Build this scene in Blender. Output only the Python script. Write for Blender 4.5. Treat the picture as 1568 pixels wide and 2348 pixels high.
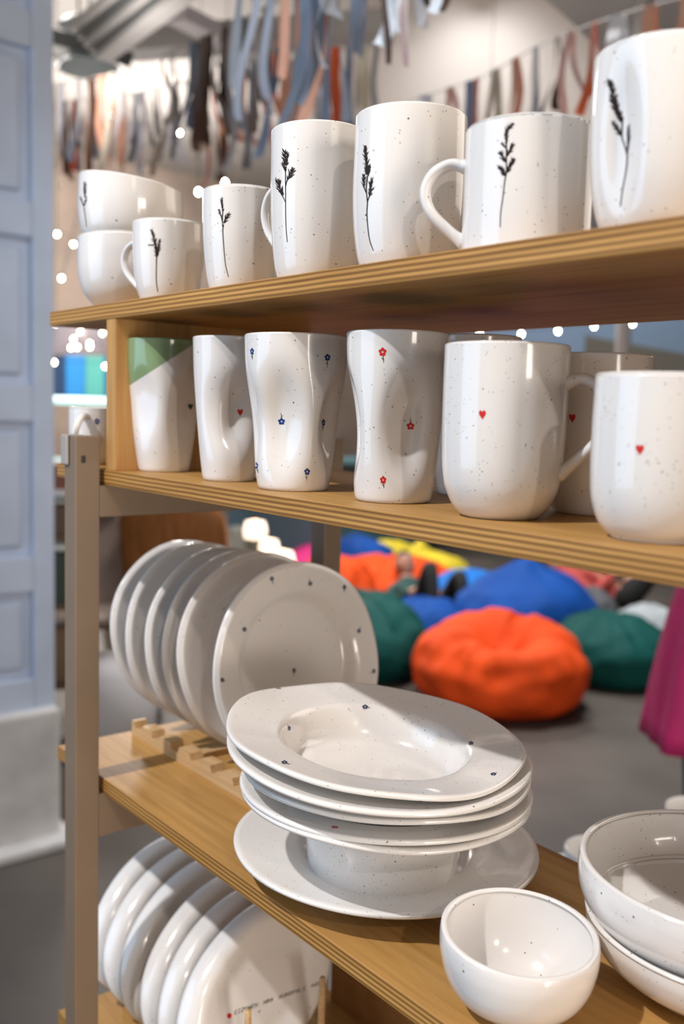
import bpy, bmesh, math, random
import numpy as np
from mathutils import Vector, Matrix, noise
from mathutils.bvhtree import BVHTree

for o in list(bpy.data.objects):
    bpy.data.objects.remove(o, do_unlink=True)
SC = bpy.context.scene
COL = SC.collection
PI = math.pi

# ------------------------------------------------------------------ camera
YAW, PITCH, ROLL, FPX = -0.8876, -0.105, 0.0293, 2204.978
CAM = np.array([0.99273, -0.41185, 1.5])
_w = np.array([math.cos(PITCH)*math.sin(YAW), math.cos(PITCH)*math.cos(YAW), math.sin(PITCH)])
_r = np.cross(_w, [0, 0, 1]); _r /= np.linalg.norm(_r); _u = np.cross(_r, _w)
CR = _r*math.cos(ROLL)+_u*math.sin(ROLL)
CU = -_r*math.sin(ROLL)+_u*math.cos(ROLL)
CW = _w
cd = bpy.data.cameras.new('camera'); cam = bpy.data.objects.new('camera', cd); COL.objects.link(cam)
m = Matrix.Identity(4)
for i in range(3):
    m[i][0] = CR[i]; m[i][1] = CU[i]; m[i][2] = -CW[i]; m[i][3] = CAM[i]
cam.matrix_world = m
cd.sensor_fit = 'HORIZONTAL'; cd.sensor_width = 24.0; cd.lens = FPX/1568*24.0
cd.clip_start = 0.02; cd.clip_end = 100
cd.dof.use_dof = True; cd.dof.focus_distance = 0.70; cd.dof.aperture_fstop = 5.0
SC.camera = cam

def ray(x, y): return CW+CR*(x-784)/FPX-CU*(y-1174)/FPX
def at(x, y, d): return CAM+ray(x, y)*d
def on_floor(x, y, z=0.0):
    r = ray(x, y); return CAM+r*(z-CAM[2])/r[2]
def deep(x, y, d, z):
    """point at camera depth d in the direction of pixel column x, put at height z"""
    p = at(x, y, d); return np.array([p[0], p[1], z])

# ------------------------------------------------------------------ world, lights, exposure
SC.view_settings.view_transform = 'Standard'; SC.view_settings.look = 'None'
SC.view_settings.exposure = 0.0; SC.view_settings.gamma = 1.0
SC.view_settings.use_curve_mapping = False
wd = bpy.data.worlds.new('world'); SC.world = wd; wd.use_nodes = True
bg = wd.node_tree.nodes['Background']
bg.inputs[0].default_value = (1.0, 0.85, 0.70, 1); bg.inputs[1].default_value = 0.25

def lamp(name, kind, loc, energy, color, target=None, size=0.1, size_y=None, spot=None, blend=0.3):
    d = bpy.data.lights.new(name, kind); d.energy = energy; d.color = color
    if kind == 'AREA':
        d.size = size
        if size_y: d.shape = 'RECTANGLE'; d.size_y = size_y
    else:
        d.shadow_soft_size = size
    if kind == 'SPOT': d.spot_size = spot; d.spot_blend = blend
    o = bpy.data.objects.new(name, d); COL.objects.link(o); o.location = loc
    if target is not None:
        o.rotation_euler = (Vector(target)-Vector(loc)).to_track_quat('-Z', 'Y').to_euler()
    return o
# assumed unseen ceiling spotlight over the aisle in front of the shelf (key light)
lamp('assumed_spot_key', 'SPOT', (0.13, -1.55, 3.45), 250, (1.0, 0.97, 0.965), (0.42, 0.1, 1.25), 0.035, spot=1.1, blend=0.5)
# assumed second, weaker track spot, inferred from the shadows between the mugs
lamp('assumed_spot_second', 'SPOT', (2.85, -0.95, 3.0), 55, (1.0, 0.87, 0.76), (0.48, 0.05, 1.62), 0.035, spot=0.62, blend=0.8)
# assumed daylight from the left of the aisle; bare area light, no window built
lamp('assumed_daylight', 'AREA', (-1.0, -3.2, 2.0), 50, (0.42, 0.68, 1.0), (0.3, 0.1, 1.3), 2.4, 2.6)
# added warm fill from the right, low enough to shine under the boards
lamp('warm_fill_right', 'AREA', (3.3, -0.1, 1.25), 94, (1.0, 0.89, 0.79), (0.3, 0.15, 1.28), 0.9, 2.3)
lamp('fill_behind', 'AREA', (0.9, 2.5, 2.7), 16, (1.0, 0.91, 0.82), (0.6, 0.2, 1.2), 1.5)  # added fill from behind, brightens the back of the third board
# unseen lights added over the lounge area and stalls to brighten the background
lamp('lounge_fill_near', 'SPOT', (-1.9, 3.4, 4.6), 780, (1.0, 0.97, 0.96), (-1.9, 3.6, 0), 0.5, spot=1.7, blend=0.7)
lamp('lounge_fill_far', 'SPOT', (-4.6, 5.4, 4.8), 1500, (0.96, 0.98, 1.0), (-4.6, 5.6, 0), 0.6, spot=2.0, blend=0.7)
lamp('stall_light', 'SPOT', (-6.6, 2.6, 4.6), 1300, (1.0, 0.93, 0.88), (-6.6, 2.8, 0), 0.5, spot=2.0, blend=0.7)  # added light over the far stalls, no fixture modelled
lamp('vault_fill', 'SPOT', (-2.2, 4.0, 3.2), 55, (1.0, 0.93, 0.86), (-3.6, 5.4, 4.4), 0.3, spot=1.7, blend=0.6)  # added spot aimed up at the pale vault
lamp('ceiling_fill', 'SPOT', (-3.6, 1.6, 3.0), 110, (1.0, 0.93, 0.88), (-4.8, 2.4, 5.0), 0.4, spot=2.2, blend=0.7)  # added up-light brightening the ceiling and left ribbons
lamp('hall_fill_far', 'POINT', (-9.5, 5.0, 3.6), 520, (1.0, 0.92, 0.86), None, 0.5)  # unseen point light added to brighten the far walls and ceiling
lamp('hall_fill_mid', 'POINT', (-7.4, 2.6, 4.3), 70, (1.0, 0.93, 0.88), None, 0.4)  # second added fill, lifts the dark gaps behind the ribbons
lamp('ribbon_light', 'SPOT', (-0.35, 0.75, 3.3), 45, (0.75, 0.88, 1.0), (-0.75, 1.05, 2.4), 0.05, spot=1.6, blend=0.6)  # assumed lamp beside the bright ribbon tails, no fixture modelled

# ------------------------------------------------------------------ materials
MATS = {}
def nd(nt, t, **kw):
    n = nt.nodes.new(t)
    for k, v in kw.items(): setattr(n, k, v)
    return n
def mat(name, color, rough=0.5, metal=0.0, spec=0.5, coat=0.0, emit=None, estr=0.0, var=0.0, vscale=8.0, bump=0.0, bscale=60.0, sheen=0.0, vstretch=(1, 1, 1)):
    if name in MATS: return MATS[name]
    m = bpy.data.materials.new(name); m.use_nodes = True; nt = m.node_tree
    b = nt.nodes['Principled BSDF']
    b.inputs['Base Color'].default_value = (*color, 1); b.inputs['Roughness'].default_value = rough
    b.inputs['Metallic'].default_value = metal; b.inputs['Specular IOR Level'].default_value = spec
    b.inputs['Coat Weight'].default_value = coat; b.inputs['Coat Roughness'].default_value = 0.04
    b.inputs['Sheen Weight'].default_value = sheen
    if emit is not None:
        b.inputs['Emission Color'].default_value = (*emit, 1); b.inputs['Emission Strength'].default_value = estr
    tc = nd(nt, 'ShaderNodeTexCoord'); mp = nd(nt, 'ShaderNodeMapping'); mp.inputs['Scale'].default_value = vstretch
    nt.links.new(tc.outputs['Object'], mp.inputs['Vector'])
    if var > 0:
        n = nd(nt, 'ShaderNodeTexNoise'); n.inputs['Scale'].default_value = vscale; n.inputs['Detail'].default_value = 5
        nt.links.new(mp.outputs[0], n.inputs['Vector'])
        r = nd(nt, 'ShaderNodeValToRGB')
        r.color_ramp.elements[0].position = 0.3; r.color_ramp.elements[1].position = 0.7
        r.color_ramp.elements[0].color = (*[max(0, c*(1-var)) for c in color], 1)
        r.color_ramp.elements[1].color = (*[min(1, c*(1+var)) for c in color], 1)
        nt.links.new(n.outputs[0], r.inputs[0]); nt.links.new(r.outputs[0], b.inputs['Base Color'])
    if bump > 0:
        n2 = nd(nt, 'ShaderNodeTexNoise'); n2.inputs['Scale'].default_value = bscale; n2.inputs['Detail'].default_value = 4
        nt.links.new(mp.outputs[0], n2.inputs['Vector'])
        bp = nd(nt, 'ShaderNodeBump'); bp.inputs['Strength'].default_value = bump; bp.inputs['Distance'].default_value = 0.01
        nt.links.new(n2.outputs[0], bp.inputs['Height']); nt.links.new(bp.outputs[0], b.inputs['Normal'])
    MATS[name] = m
    return m

def ceramic(name, base=(0.80, 0.775, 0.745), speck=1.0, scale=150.0, green=None):
    if name in MATS: return MATS[name]
    m = bpy.data.materials.new(name); m.use_nodes = True; nt = m.node_tree; L = nt.links.new
    b = nt.nodes['Principled BSDF']
    b.inputs['Roughness'].default_value = 0.16; b.inputs['Coat Weight'].default_value = 0.6
    b.inputs['Coat Roughness'].default_value = 0.035; b.inputs['Specular IOR Level'].default_value = 0.45
    b.inputs['Subsurface Weight'].default_value = 0.0
    tc = nd(nt, 'ShaderNodeTexCoord')
    cur = None
    col = nd(nt, 'ShaderNodeRGB'); col.outputs[0].default_value = (*base, 1); cur = col.outputs[0]
    if green is not None:      # dipped glaze: everything above a slanted plane
        co, no, gcol = green
        vs = nd(nt, 'ShaderNodeVectorMath', operation='SUBTRACT'); vs.inputs[1].default_value = co
        L(tc.outputs['Object'], vs.inputs[0])
        dt = nd(nt, 'ShaderNodeVectorMath', operation='DOT_PRODUCT'); dt.inputs[1].default_value = no; L(vs.outputs[0], dt.inputs[0])
        mr = nd(nt, 'ShaderNodeMapRange'); mr.inputs['From Min'].default_value = -0.0004; mr.inputs['From Max'].default_value = 0.0004
        L(dt.outputs['Value'], mr.inputs['Value'])
        mx = nd(nt, 'ShaderNodeMix', data_type='RGBA'); L(mr.outputs[0], mx.inputs['Factor']); L(cur, mx.inputs['A']); mx.inputs['B'].default_value = (*gcol, 1)
        cur = mx.outputs['Result']
    nz = nd(nt, 'ShaderNodeTexNoise'); nz.inputs['Scale'].default_value = 26; nz.inputs['Detail'].default_value = 2
    L(tc.outputs['Object'], nz.inputs['Vector'])
    for sc, thr, dens, colr in ((scale, 0.060, 0.82, (0.16, 0.12, 0.09)), (scale*2.3, 0.11, 0.88, (0.30, 0.25, 0.20)), (scale*.45, 0.032, 0.66, (0.06, 0.045, 0.035))):
        vo = nd(nt, 'ShaderNodeTexVoronoi'); vo.inputs['Scale'].default_value = sc; vo.inputs['Randomness'].default_value = 1.0
        L(tc.outputs['Object'], vo.inputs['Vector'])
        lt = nd(nt, 'ShaderNodeMapRange'); lt.inputs['From Min'].default_value = thr; lt.inputs['From Max'].default_value = thr*1.9
        lt.inputs['To Min'].default_value = 1; lt.inputs['To Max'].default_value = 0
        L(vo.outputs['Distance'], lt.inputs['Value'])
        sp = nd(nt, 'ShaderNodeSeparateColor'); L(vo.outputs['Color'], sp.inputs[0])
        gt = nd(nt, 'ShaderNodeMath', operation='GREATER_THAN'); gt.inputs[1].default_value = 1-(1-dens)*speck*1.6
        L(sp.outputs[0], gt.inputs[0])
        g2 = nd(nt, 'ShaderNodeMath', operation='GREATER_THAN'); g2.inputs[1].default_value = 0.42; L(nz.outputs[0], g2.inputs[0])
        ml = nd(nt, 'ShaderNodeMath', operation='MULTIPLY'); L(lt.outputs[0], ml.inputs[0]); L(gt.outputs[0], ml.inputs[1])
        m2 = nd(nt, 'ShaderNodeMath', operation='MULTIPLY'); L(ml.outputs[0], m2.inputs[0]); L(g2.outputs[0], m2.inputs[1])
        mx = nd(nt, 'ShaderNodeMix', data_type='RGBA'); L(m2.outputs[0], mx.inputs['Factor']); L(cur, mx.inputs['A']); mx.inputs['B'].default_value = (*colr, 1)
        cur = mx.outputs['Result']
    L(cur, b.inputs['Base Color'])
    MATS[name] = m
    return m

def wood(name, light, dark, axis='X', scale=1.0, rough=0.45, plies=0):
    """planed plywood: grain stretched along an axis; plies>0 draws the layered edge (object-space z, board 15 mm)"""
    if name in MATS: return MATS[name]
    m = bpy.data.materials.new(name); m.use_nodes = True; nt = m.node_tree; L = nt.links.new
    b = nt.nodes['Principled BSDF']; b.inputs['Roughness'].default_value = rough; b.inputs['Specular IOR Level'].default_value = 0.2
    tc = nd(nt, 'ShaderNodeTexCoord'); mp = nd(nt, 'ShaderNodeMapping')
    s = {'X': (2, 34, 60), 'Y': (34, 2, 60), 'Z': (34, 40, 2)}[axis]
    mp.inputs['Scale'].default_value = [v*scale for v in s]
    L(tc.outputs['Object'], mp.inputs['Vector'])
    n = nd(nt, 'ShaderNodeTexNoise'); n.inputs['Scale'].default_value = 1.0; n.inputs['Detail'].default_value = 6; n.inputs['Distortion'].default_value = 0.8
    L(mp.outputs[0], n.inputs['Vector'])
    r = nd(nt, 'ShaderNodeValToRGB'); e = r.color_ramp.elements
    e[0].position = 0.3; e[0].color = (*dark, 1); e[1].position = 0.68; e[1].color = (*light, 1)
    L(n.outputs[0], r.inputs[0]); cur = r.outputs[0]
    mp2 = nd(nt, 'ShaderNodeMapping'); mp2.inputs['Scale'].default_value = [v*scale*4.5 for v in s]; L(tc.outputs['Object'], mp2.inputs['Vector'])
    nf = nd(nt, 'ShaderNodeTexNoise'); nf.inputs['Scale'].default_value = 1; nf.inputs['Detail'].default_value = 3; L(mp2.outputs[0], nf.inputs['Vector'])
    mf = nd(nt, 'ShaderNodeMix', data_type='RGBA', blend_type='MULTIPLY'); mf.inputs['Factor'].default_value = 0.35
    rf = nd(nt, 'ShaderNodeValToRGB'); rf.color_ramp.elements[0].position = 0.35; rf.color_ramp.elements[0].color = (0.55, 0.5, 0.45, 1); rf.color_ramp.elements[1].position = 0.6
    L(nf.outputs[0], rf.inputs[0]); L(cur, mf.inputs['A']); L(rf.outputs[0], mf.inputs['B']); cur = mf.outputs['Result']
    if plies:
        sx = nd(nt, 'ShaderNodeSeparateXYZ'); L(tc.outputs['Object'], sx.inputs[0])
        nw = nd(nt, 'ShaderNodeTexNoise'); nw.inputs['Scale'].default_value = 14; L(tc.outputs['Object'], nw.inputs['Vector'])
        ad = nd(nt, 'ShaderNodeMath', operation='MULTIPLY_ADD'); ad.inputs[1].default_value = 0.0012; L(nw.outputs[0], ad.inputs[0]); L(sx.outputs[2], ad.inputs[2])
        mu = nd(nt, 'ShaderNodeMath', operation='MULTIPLY'); mu.inputs[1].default_value = plies/0.015*2*PI; L(ad.outputs[0], mu.inputs[0])
        sn = nd(nt, 'ShaderNodeMath', operation='SINE'); L(mu.outputs[0], sn.inputs[0])
        mr = nd(nt, 'ShaderNodeMapRange'); mr.inputs['From Min'].default_value = -0.7; mr.inputs['From Max'].default_value = 0.7; L(sn.outputs[0], mr.inputs['Value'])
        mx = nd(nt, 'ShaderNodeMix', data_type='RGBA', blend_type='MULTIPLY'); mx.inputs['Factor'].default_value = 1.0
        rr = nd(nt, 'ShaderNodeValToRGB'); rr.color_ramp.elements[0].color = (0.50, 0.42, 0.34, 1); rr.color_ramp.elements[1].color = (1.12, 1.06, 0.96, 1)
        L(mr.outputs[0], rr.inputs[0]); L(cur, mx.inputs['A']); L(rr.outputs[0], mx.inputs['B']); cur = mx.outputs['Result']
    L(cur, b.inputs['Base Color'])
    bp = nd(nt, 'ShaderNodeBump'); bp.inputs['Strength'].default_value = 0.12; bp.inputs['Distance'].default_value = 0.001
    L(nf.outputs[0], bp.inputs['Height']); L(bp.outputs[0], b.inputs['Normal'])
    MATS[name] = m
    return m

CER = ceramic('speckled_glaze')
CERP = ceramic('plain_glaze', (0.80, 0.775, 0.75), 0.25, 110)
CERH = ceramic('fine_speckled_glaze', (0.79, 0.765, 0.735), 1.5, 190)
PLY = wood('plywood_face', (0.53, 0.305, 0.105), (0.40, 0.21, 0.055))
EDGE = wood('plywood_edge', (0.60, 0.355, 0.125), (0.42, 0.225, 0.065), plies=4)
BIRCH = wood('rack_wood', (0.66, 0.44, 0.23), (0.56, 0.35, 0.16))
PANEL = wood('panel_wood', (0.60, 0.35, 0.13), (0.46, 0.24, 0.08), axis='Z')
STEEL = mat('taupe_paint', (0.205, 0.145, 0.095), 0.45, var=0.04, vscale=30)
CAPM = mat('taupe_cap', (0.36, 0.33, 0.30), 0.4)
INK = mat('grass_ink', (0.022, 0.012, 0.009), 0.6, spec=0.2)
BLUE = mat('blue_ink', (0.012, 0.045, 0.21), 0.35, spec=0.3)
NAVY = mat('navy_ink', (0.010, 0.030, 0.075), 0.35, spec=0.3)
RED = mat('red_ink', (0.60, 0.025, 0.018), 0.35, spec=0.3)
STEMG = mat('stem_ink', (0.075, 0.085, 0.05), 0.3)
GREENI = mat('dark_green_ink', (0.03, 0.06, 0.03), 0.3)
DARK = mat('dark_gap', (0.02, 0.018, 0.016), 0.6)

# ------------------------------------------------------------------ mesh helpers
def link(name, me, m, parent=None, loc=None):
    o = bpy.data.objects.new(name, me); COL.objects.link(o)
    ms = m if isinstance(m, (list, tuple)) else [m]
    if len(me.materials) == 0:
        for x in ms: me.materials.append(x)
    if parent is not None: o.parent = parent
    if loc is not None: o.location = loc
    return o
def tag(o, label=None, cat=None, group=None, kind=None):
    if label: o['label'] = label
    if cat: o['category'] = cat
    if group: o['group'] = group
    if kind: o['kind'] = kind
    return o
def root(name, loc, label, cat, group=None):
    o = bpy.data.objects.new(name, None); COL.objects.link(o); o.location = loc; o.empty_display_size = 0.02
    return tag(o, label, cat, group)
def origin(o):
    while o.parent is not None: o = o.parent
    return np.array(o.location)
def mk(name, V, F, m, parent=None, smooth=True, matidx=None, loc=None):
    """mesh from world-space vertices; put relative to its root (or around loc when top-level)"""
    V = np.asarray(V, float)
    off = origin(parent) if parent is not None else (np.asarray(loc, float) if loc is not None else V.mean(0)*0+np.array([*(V.min(0)+V.max(0))[:2]/2, V[:, 2].min()]))
    me = bpy.data.meshes.new(name); me.from_pydata((V-off).tolist(), [], [list(map(int, f)) for f in F]); me.update()
    if smooth: me.polygons.foreach_set('use_smooth', [True]*len(me.polygons))
    o = link(name, me, m, parent, None if parent is not None else off)
    if matidx is not None: me.polygons.foreach_set('material_index', matidx)
    return o
BOXF = [(0, 3, 2, 1), (4, 5, 6, 7), (0, 1, 5, 4), (1, 2, 6, 5), (2, 3, 7, 6), (3, 0, 4, 7)]
def boxmesh(sx, sy, sz, bev=0.0, seg=2, name='box'):
    bm = bmesh.new(); bmesh.ops.create_cube(bm, size=1.0)
    bmesh.ops.scale(bm, vec=(sx, sy, sz), verts=bm.verts)
    if bev > 0:
        bmesh.ops.bevel(bm, geom=list(bm.edges), offset=bev, segments=seg, affect='EDGES', profile=0.5)
    me = bpy.data.meshes.new(name); bm.to_mesh(me); bm.free()
    return me
def box(name, lo, hi, m, parent=None, bev=0.0, seg=2, rot=None):
    lo = np.array(lo, float); hi = np.array(hi, float); c = (lo+hi)/2; s = hi-lo
    me = boxmesh(*s, bev, seg, name)
    if bev > 0: me.polygons.foreach_set('use_smooth', [False]*len(me.polygons))
    off = origin(parent) if parent is not None else np.zeros(3)
    o = link(name, me, m, parent, c-off)
    if rot: o.rotation_euler = rot
    return o
def grid_faces(nr, nc, wrap=True):
    F = []
    for i in range(nr-1):
        for j in range(nc if wrap else nc-1):
            k = (j+1) % nc
            F.append((i*nc+j, i*nc+k, (i+1)*nc+k, (i+1)*nc+j))
    return F
def catmull(P, n):
    P = np.asarray(P, float); Q = np.vstack([2*P[0]-P[1], P, 2*P[-1]-P[-2]]); out = []
    k = len(P)-1
    for t in np.linspace(0, k, n):
        i = min(int(t), k-1); u = t-i
        a, b_, c, d = Q[i], Q[i+1], Q[i+2], Q[i+3]
        out.append(0.5*((2*b_)+(-a+c)*u+(2*a-5*b_+4*c-d)*u*u+(-a+3*b_-3*c+d)*u**3))
    return np.array(out)
def tube(P, rad, n=12, up=None, caps=True):
    """sweep an ellipse (ra along 'up'-ish side, rb) along points P"""
    P = np.asarray(P, float); k = len(P); T = np.gradient(P, axis=0); T /= np.linalg.norm(T, axis=1)[:, None]
    rad = np.asarray(rad, float)
    if rad.ndim == 0: rad = np.full((k, 2), float(rad))
    elif rad.ndim == 1: rad = np.stack([rad, rad], 1) if len(rad) == k else np.tile(rad, (k, 1))
    V = []
    ref = np.array(up if up is not None else [0.31, 0.17, 0.93], float)
    for i in range(k):
        a = np.cross(T[i], ref); a /= np.linalg.norm(a)+1e-9; b_ = np.cross(a, T[i])
        for j in range(n):
            t = 2*PI*j/n
            V.append(P[i]+a*rad[i, 0]*math.cos(t)+b_*rad[i, 1]*math.sin(t))
    F = grid_faces(k, n)
    if caps:
        F.append(tuple(range(n))[::-1]); F.append(tuple(range((k-1)*n, k*n)))
    return np.array(V), F
class Join:
    def __init__(s): s.V = []; s.F = []; s.n = 0
    def add(s, V, F):
        s.V.append(np.asarray(V, float)); s.F += [tuple(i+s.n for i in f) for f in F]; s.n += len(V)
    def mk(s, name, m, parent=None, smooth=True, **k): return mk(name, np.vstack(s.V), s.F, m, parent, smooth, **k)

Z1, Z2, Z3, Z4 = 1.5958, 1.43574, 1.12252, 0.81061

# ------------------------------------------------------------------ room shell
def plane_obj(name, V, m):
    o = mk(name, V, [tuple(range(len(V)))], m, smooth=False, loc=(0, 0, 0)); tag(o, kind='structure'); return o
FLOOR = mat('concrete_floor', (0.080, 0.068, 0.058), 0.5, var=0.35, vscale=1.6, bump=0.15, bscale=12)
CEIL = mat('ceiling_paint', (0.42, 0.40, 0.38), 0.8, var=0.05, vscale=2)
fl = box('floor', (-16, -5, -0.1), (6, 16, 0), FLOOR); tag(fl, kind='structure')
ce = box('ceiling', (-16, 0.9, 5.2), (6, 16, 5.3), CEIL); tag(ce, kind='structure')
BROWN = mat('back_wall_paint', (0.46, 0.37, 0.31), 0.8, var=0.25, vscale=1.2)
bw = box('wall_back', (-13.2, -5, 0), (-13.0, 16, 5.2), BROWN); tag(bw, kind='structure')
bw2 = box('wall_right', (-13.0, 11.5, 0), (6, 11.7, 5.2), mat('side_wall_paint', (0.20, 0.215, 0.24), 0.8, var=0.2, vscale=1)); tag(bw2, kind='structure')

# ------------------------------------------------------------------ white panelled column (left)
WHITE = mat('daylit_white_paint', (0.54, 0.62, 0.77), 0.5, var=0.06, vscale=6, bump=0.08, bscale=25)  # white paint with the blue of the daylight put into its colour
WHITE2 = mat('plaster_plinth', (0.56, 0.55, 0.54), 0.7, var=0.14, vscale=7, bump=0.3, bscale=18)
XC = -2.08
def on_x(x, y, X):
    r = ray(x, y); return CAM+r*(X-CAM[0])/r[0]
yr = on_x(125, 900, XC)[1]
colr = box('wall_left', (XC-0.55, -1.6, 0.40), (XC-0.03, yr-0.004, 3.9), WHITE); tag(colr, kind='structure')
ycut = on_x(76, 900, XC)[1]
zrow = [on_x(40, y, XC)[2] for y in (-40, 100, 456, 540, 880, 967, 1278, 1361, 1560, 1625)]
box('stile', (XC-0.03, ycut, zrow[-1]-0.02), (XC, yr, 3.9), WHITE, colr, 0.006)
wpan = 0.62
box('stile', (XC-0.03, ycut-wpan-0.14, zrow[-1]-0.02), (XC, ycut-wpan, 3.9), WHITE, colr, 0.006)
rails = [(zrow[1]+0.0, zrow[1]+0.11), (zrow[3], zrow[2]), (zrow[5], zrow[4]), (zrow[7], zrow[6]), (zrow[9]-0.02, zrow[8])]
for a, b_ in rails:
    box('rail', (XC-0.03, ycut-wpan, min(a, b_)), (XC, ycut, max(a, b_)), WHITE, colr, 0.006)
pl = [(zrow[2], zrow[1]), (zrow[4], zrow[3]), (zrow[6], zrow[5]), (zrow[8], zrow[7]), (zrow[1]+0.11, 3.85)]
for a, b_ in pl:
    box('panel', (XC-0.034, ycut-wpan+0.03, a+0.03), (XC-0.014, ycut-0.03, b_-0.03), WHITE, colr, 0.012)
box('plinth', (XC-0.58, -1.6, 0.0), (XC+0.03, yr+0.01, zrow[-1]-0.01), WHITE2, colr, 0.02, 3)
box('floor_ledge', (XC-0.58, -1.6, 0.0), (XC+0.10, yr+0.05, 0.035), WHITE2, colr, 0.01)

# ------------------------------------------------------------------ shelf unit
SU = root('display_shelf', (0.9, 0.13, 0.0), 'open display shelf of plywood boards on a taupe steel frame, holding the white ceramics', 'shelf')
XR = 1.75
def board(z, x0, x1, d, name='shelf_board'):
    me = boxmesh(x1-x0, d, 0.015, 0.0012, 2, name)
    me.materials.append(PLY); me.materials.append(EDGE)
    for p in me.polygons: p.material_index = 0 if abs(p.normal.z) > 0.8 else 1
    o = bpy.data.objects.new(name, me); COL.objects.link(o); o.parent = SU
    o.location = Vector(((x0+x1)/2, d/2, z-0.0075))-SU.location
    return o
D1, D2, D3, D4 = 0.298, 0.24, 0.240, 0.2745
tag(board(Z1, -0.0186, XR, D1), 'top plywood board carrying the grass-printed mugs')
tag(board(Z2, 0.0, XR, D2), 'second plywood board carrying the dented cups')
tag(board(Z3, 0.0, XR, D3), 'plywood board carrying the plate rack and soup plates')
tag(board(Z4, 0.0, XR, D4), 'lowest plywood board in view with the oval plates')
board(0.42, 0.0, XR, D4)
box('back_panel', (0.17, 0.262, Z4+0.0002), (XR, 0.2742, Z3-0.0155), wood('back_panel_wood', (0.40, 0.20, 0.07), (0.30, 0.14, 0.045)), SU, 0.0006)
# plywood side panel of the upper compartment
for px in (0.118, 1.70):
    box('side_panel', (px, 0.001, Z2), (px+0.0195, D2-0.01, Z1-0.015), PANEL, SU, 0.0008)
PX0, PX1, PY0, PY1 = 0.0905, 0.1168, -0.0298, -0.0045
for x0 in (PX0, 1.60):
    x1 = x0+PX1-PX0
    box('post', (x0, PY0, 0.0), (x1, PY1, Z2+0.0325), STEEL, SU, 0.0012)
    box('post', (x0, 0.276, 0.0), (x1, 0.3015, Z2+0.0325), STEEL, SU, 0.0012)
    for zb in (1.3891, 1.0617, 0.748, 0.36):
        zt = {1.3891: Z2-0.015, 1.0617: Z3-0.015, 0.748: Z4-0.015, 0.36: 0.405}[zb]
        box('cross_bar', (x0+0.0004, PY1, zb), (x1-0.0004, 0.276, zt-0.0002), STEEL, SU, 0.001)
cap = box('end_cap', (PX0-0.0025, PY0-0.003, Z2+0.004), (PX0+0.0115, PY0+0.016, Z2+0.0335), CAPM, SU, 0.0015)
box('cap_slot', (PX1-0.0145, PY0-0.0006, Z2+0.004), (PX1-0.013, PY0+0.004, Z2+0.0325), DARK, SU)
box('bolt', (PX1-0.006, PY0+0.006, Z2+0.007), (PX1+0.0016, PY0+0.010, Z2+0.014), DARK, SU, 0.0006)

# ------------------------------------------------------------------ ceramics: cups
def pchip(prof, t):
    p = np.asarray(prof, float)
    return np.interp(t, *catmull(p, 160).T) if len(p) > 2 else np.interp(t, p[:, 0], p[:, 1])
def make_cup(name, label, cat, group, X, Y, z, R, H, prof, dents=(), tilt=(0, 0), wall=0.0028, m=None, nth=120, nz=64, oval=0.0, foot=0.0):
    m = m or CER
    r0 = root(name, (X, Y, z), label, cat, group)
    th = np.arange(nth)*2*PI/nth
    cx, sx = np.cos(th), np.sin(th)
    def outer(t):
        rr = R*pchip(prof, t)*(1+oval*np.cos(2*th))
        zz = t*H
        for (t0, z0, wa, wz, dep) in dents:
            da = (th-t0+PI) % (2*PI)-PI
            q = ((da*rr/wa)**2+((zz-z0)/wz)**2)
            rr = rr-1.35*dep*np.exp(-q**1.5)
        return rr
    def tz(t): return H*t*(1+(t**1.5)*(tilt[0]*cx+tilt[1]*sx))
    rows = []
    r_b = outer(0.0)
    f = foot
    rows.append(np.stack([cx*r_b*0.02, sx*r_b*0.02, 0*cx+0.001+f*0.5], 1))
    rows.append(np.stack([cx*r_b*0.86, sx*r_b*0.86, 0*cx+0.001+f*0.5], 1))
    rows.append(np.stack([cx*r_b*0.90, sx*r_b*0.90, 0*cx], 1))
    rows.append(np.stack([cx*r_b*0.965, sx*r_b*0.965, 0*cx], 1))
    ts = np.concatenate([np.linspace(0.006, 0.12, 9), np.linspace(0.14, 0.985, nz-9)])
    for t in ts:
        rr = outer(t); rows.append(np.stack([cx*rr, sx*rr, tz(t)], 1))
    ro = outer(0.99); zt = tz(1.0)
    for a in np.linspace(0.0, PI, 7):
        rr = ro-wall/2+wall/2*math.cos(a)
        rows.append(np.stack([cx*rr, sx*rr, zt-wall*0.5+wall*0.5*math.sin(a)], 1))
    tb = 0.045
    for t in np.linspace(0.965, tb+0.02, 26):
        rr = np.maximum(outer(t)-wall*(1+0.6*(1-t)), 0.001); rows.append(np.stack([cx*rr, sx*rr, tz(t)], 1))
    rb = outer(tb)-wall*1.6
    for k in (0.93, 0.8, 0.4, 0.02):
        rows.append(np.stack([cx*rb*k, sx*rb*k, 0*cx+H*(tb+0.02*(k > 0.9))], 1))
    V = np.vstack(rows)+np.array([X, Y, z]); F = grid_faces(len(rows), nth)
    F.append(tuple(range(nth))[::-1]); F.append(tuple(range((len(rows)-1)*nth, len(rows)*nth)))
    b = mk('body', V, F, m, r0)
    b['_'] = 0; del b['_']
    r0_b[r0.name] = BVHTree.FromPolygons([Vector(v) for v in V], F)
    return r0, b
r0_b = {}
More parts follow.
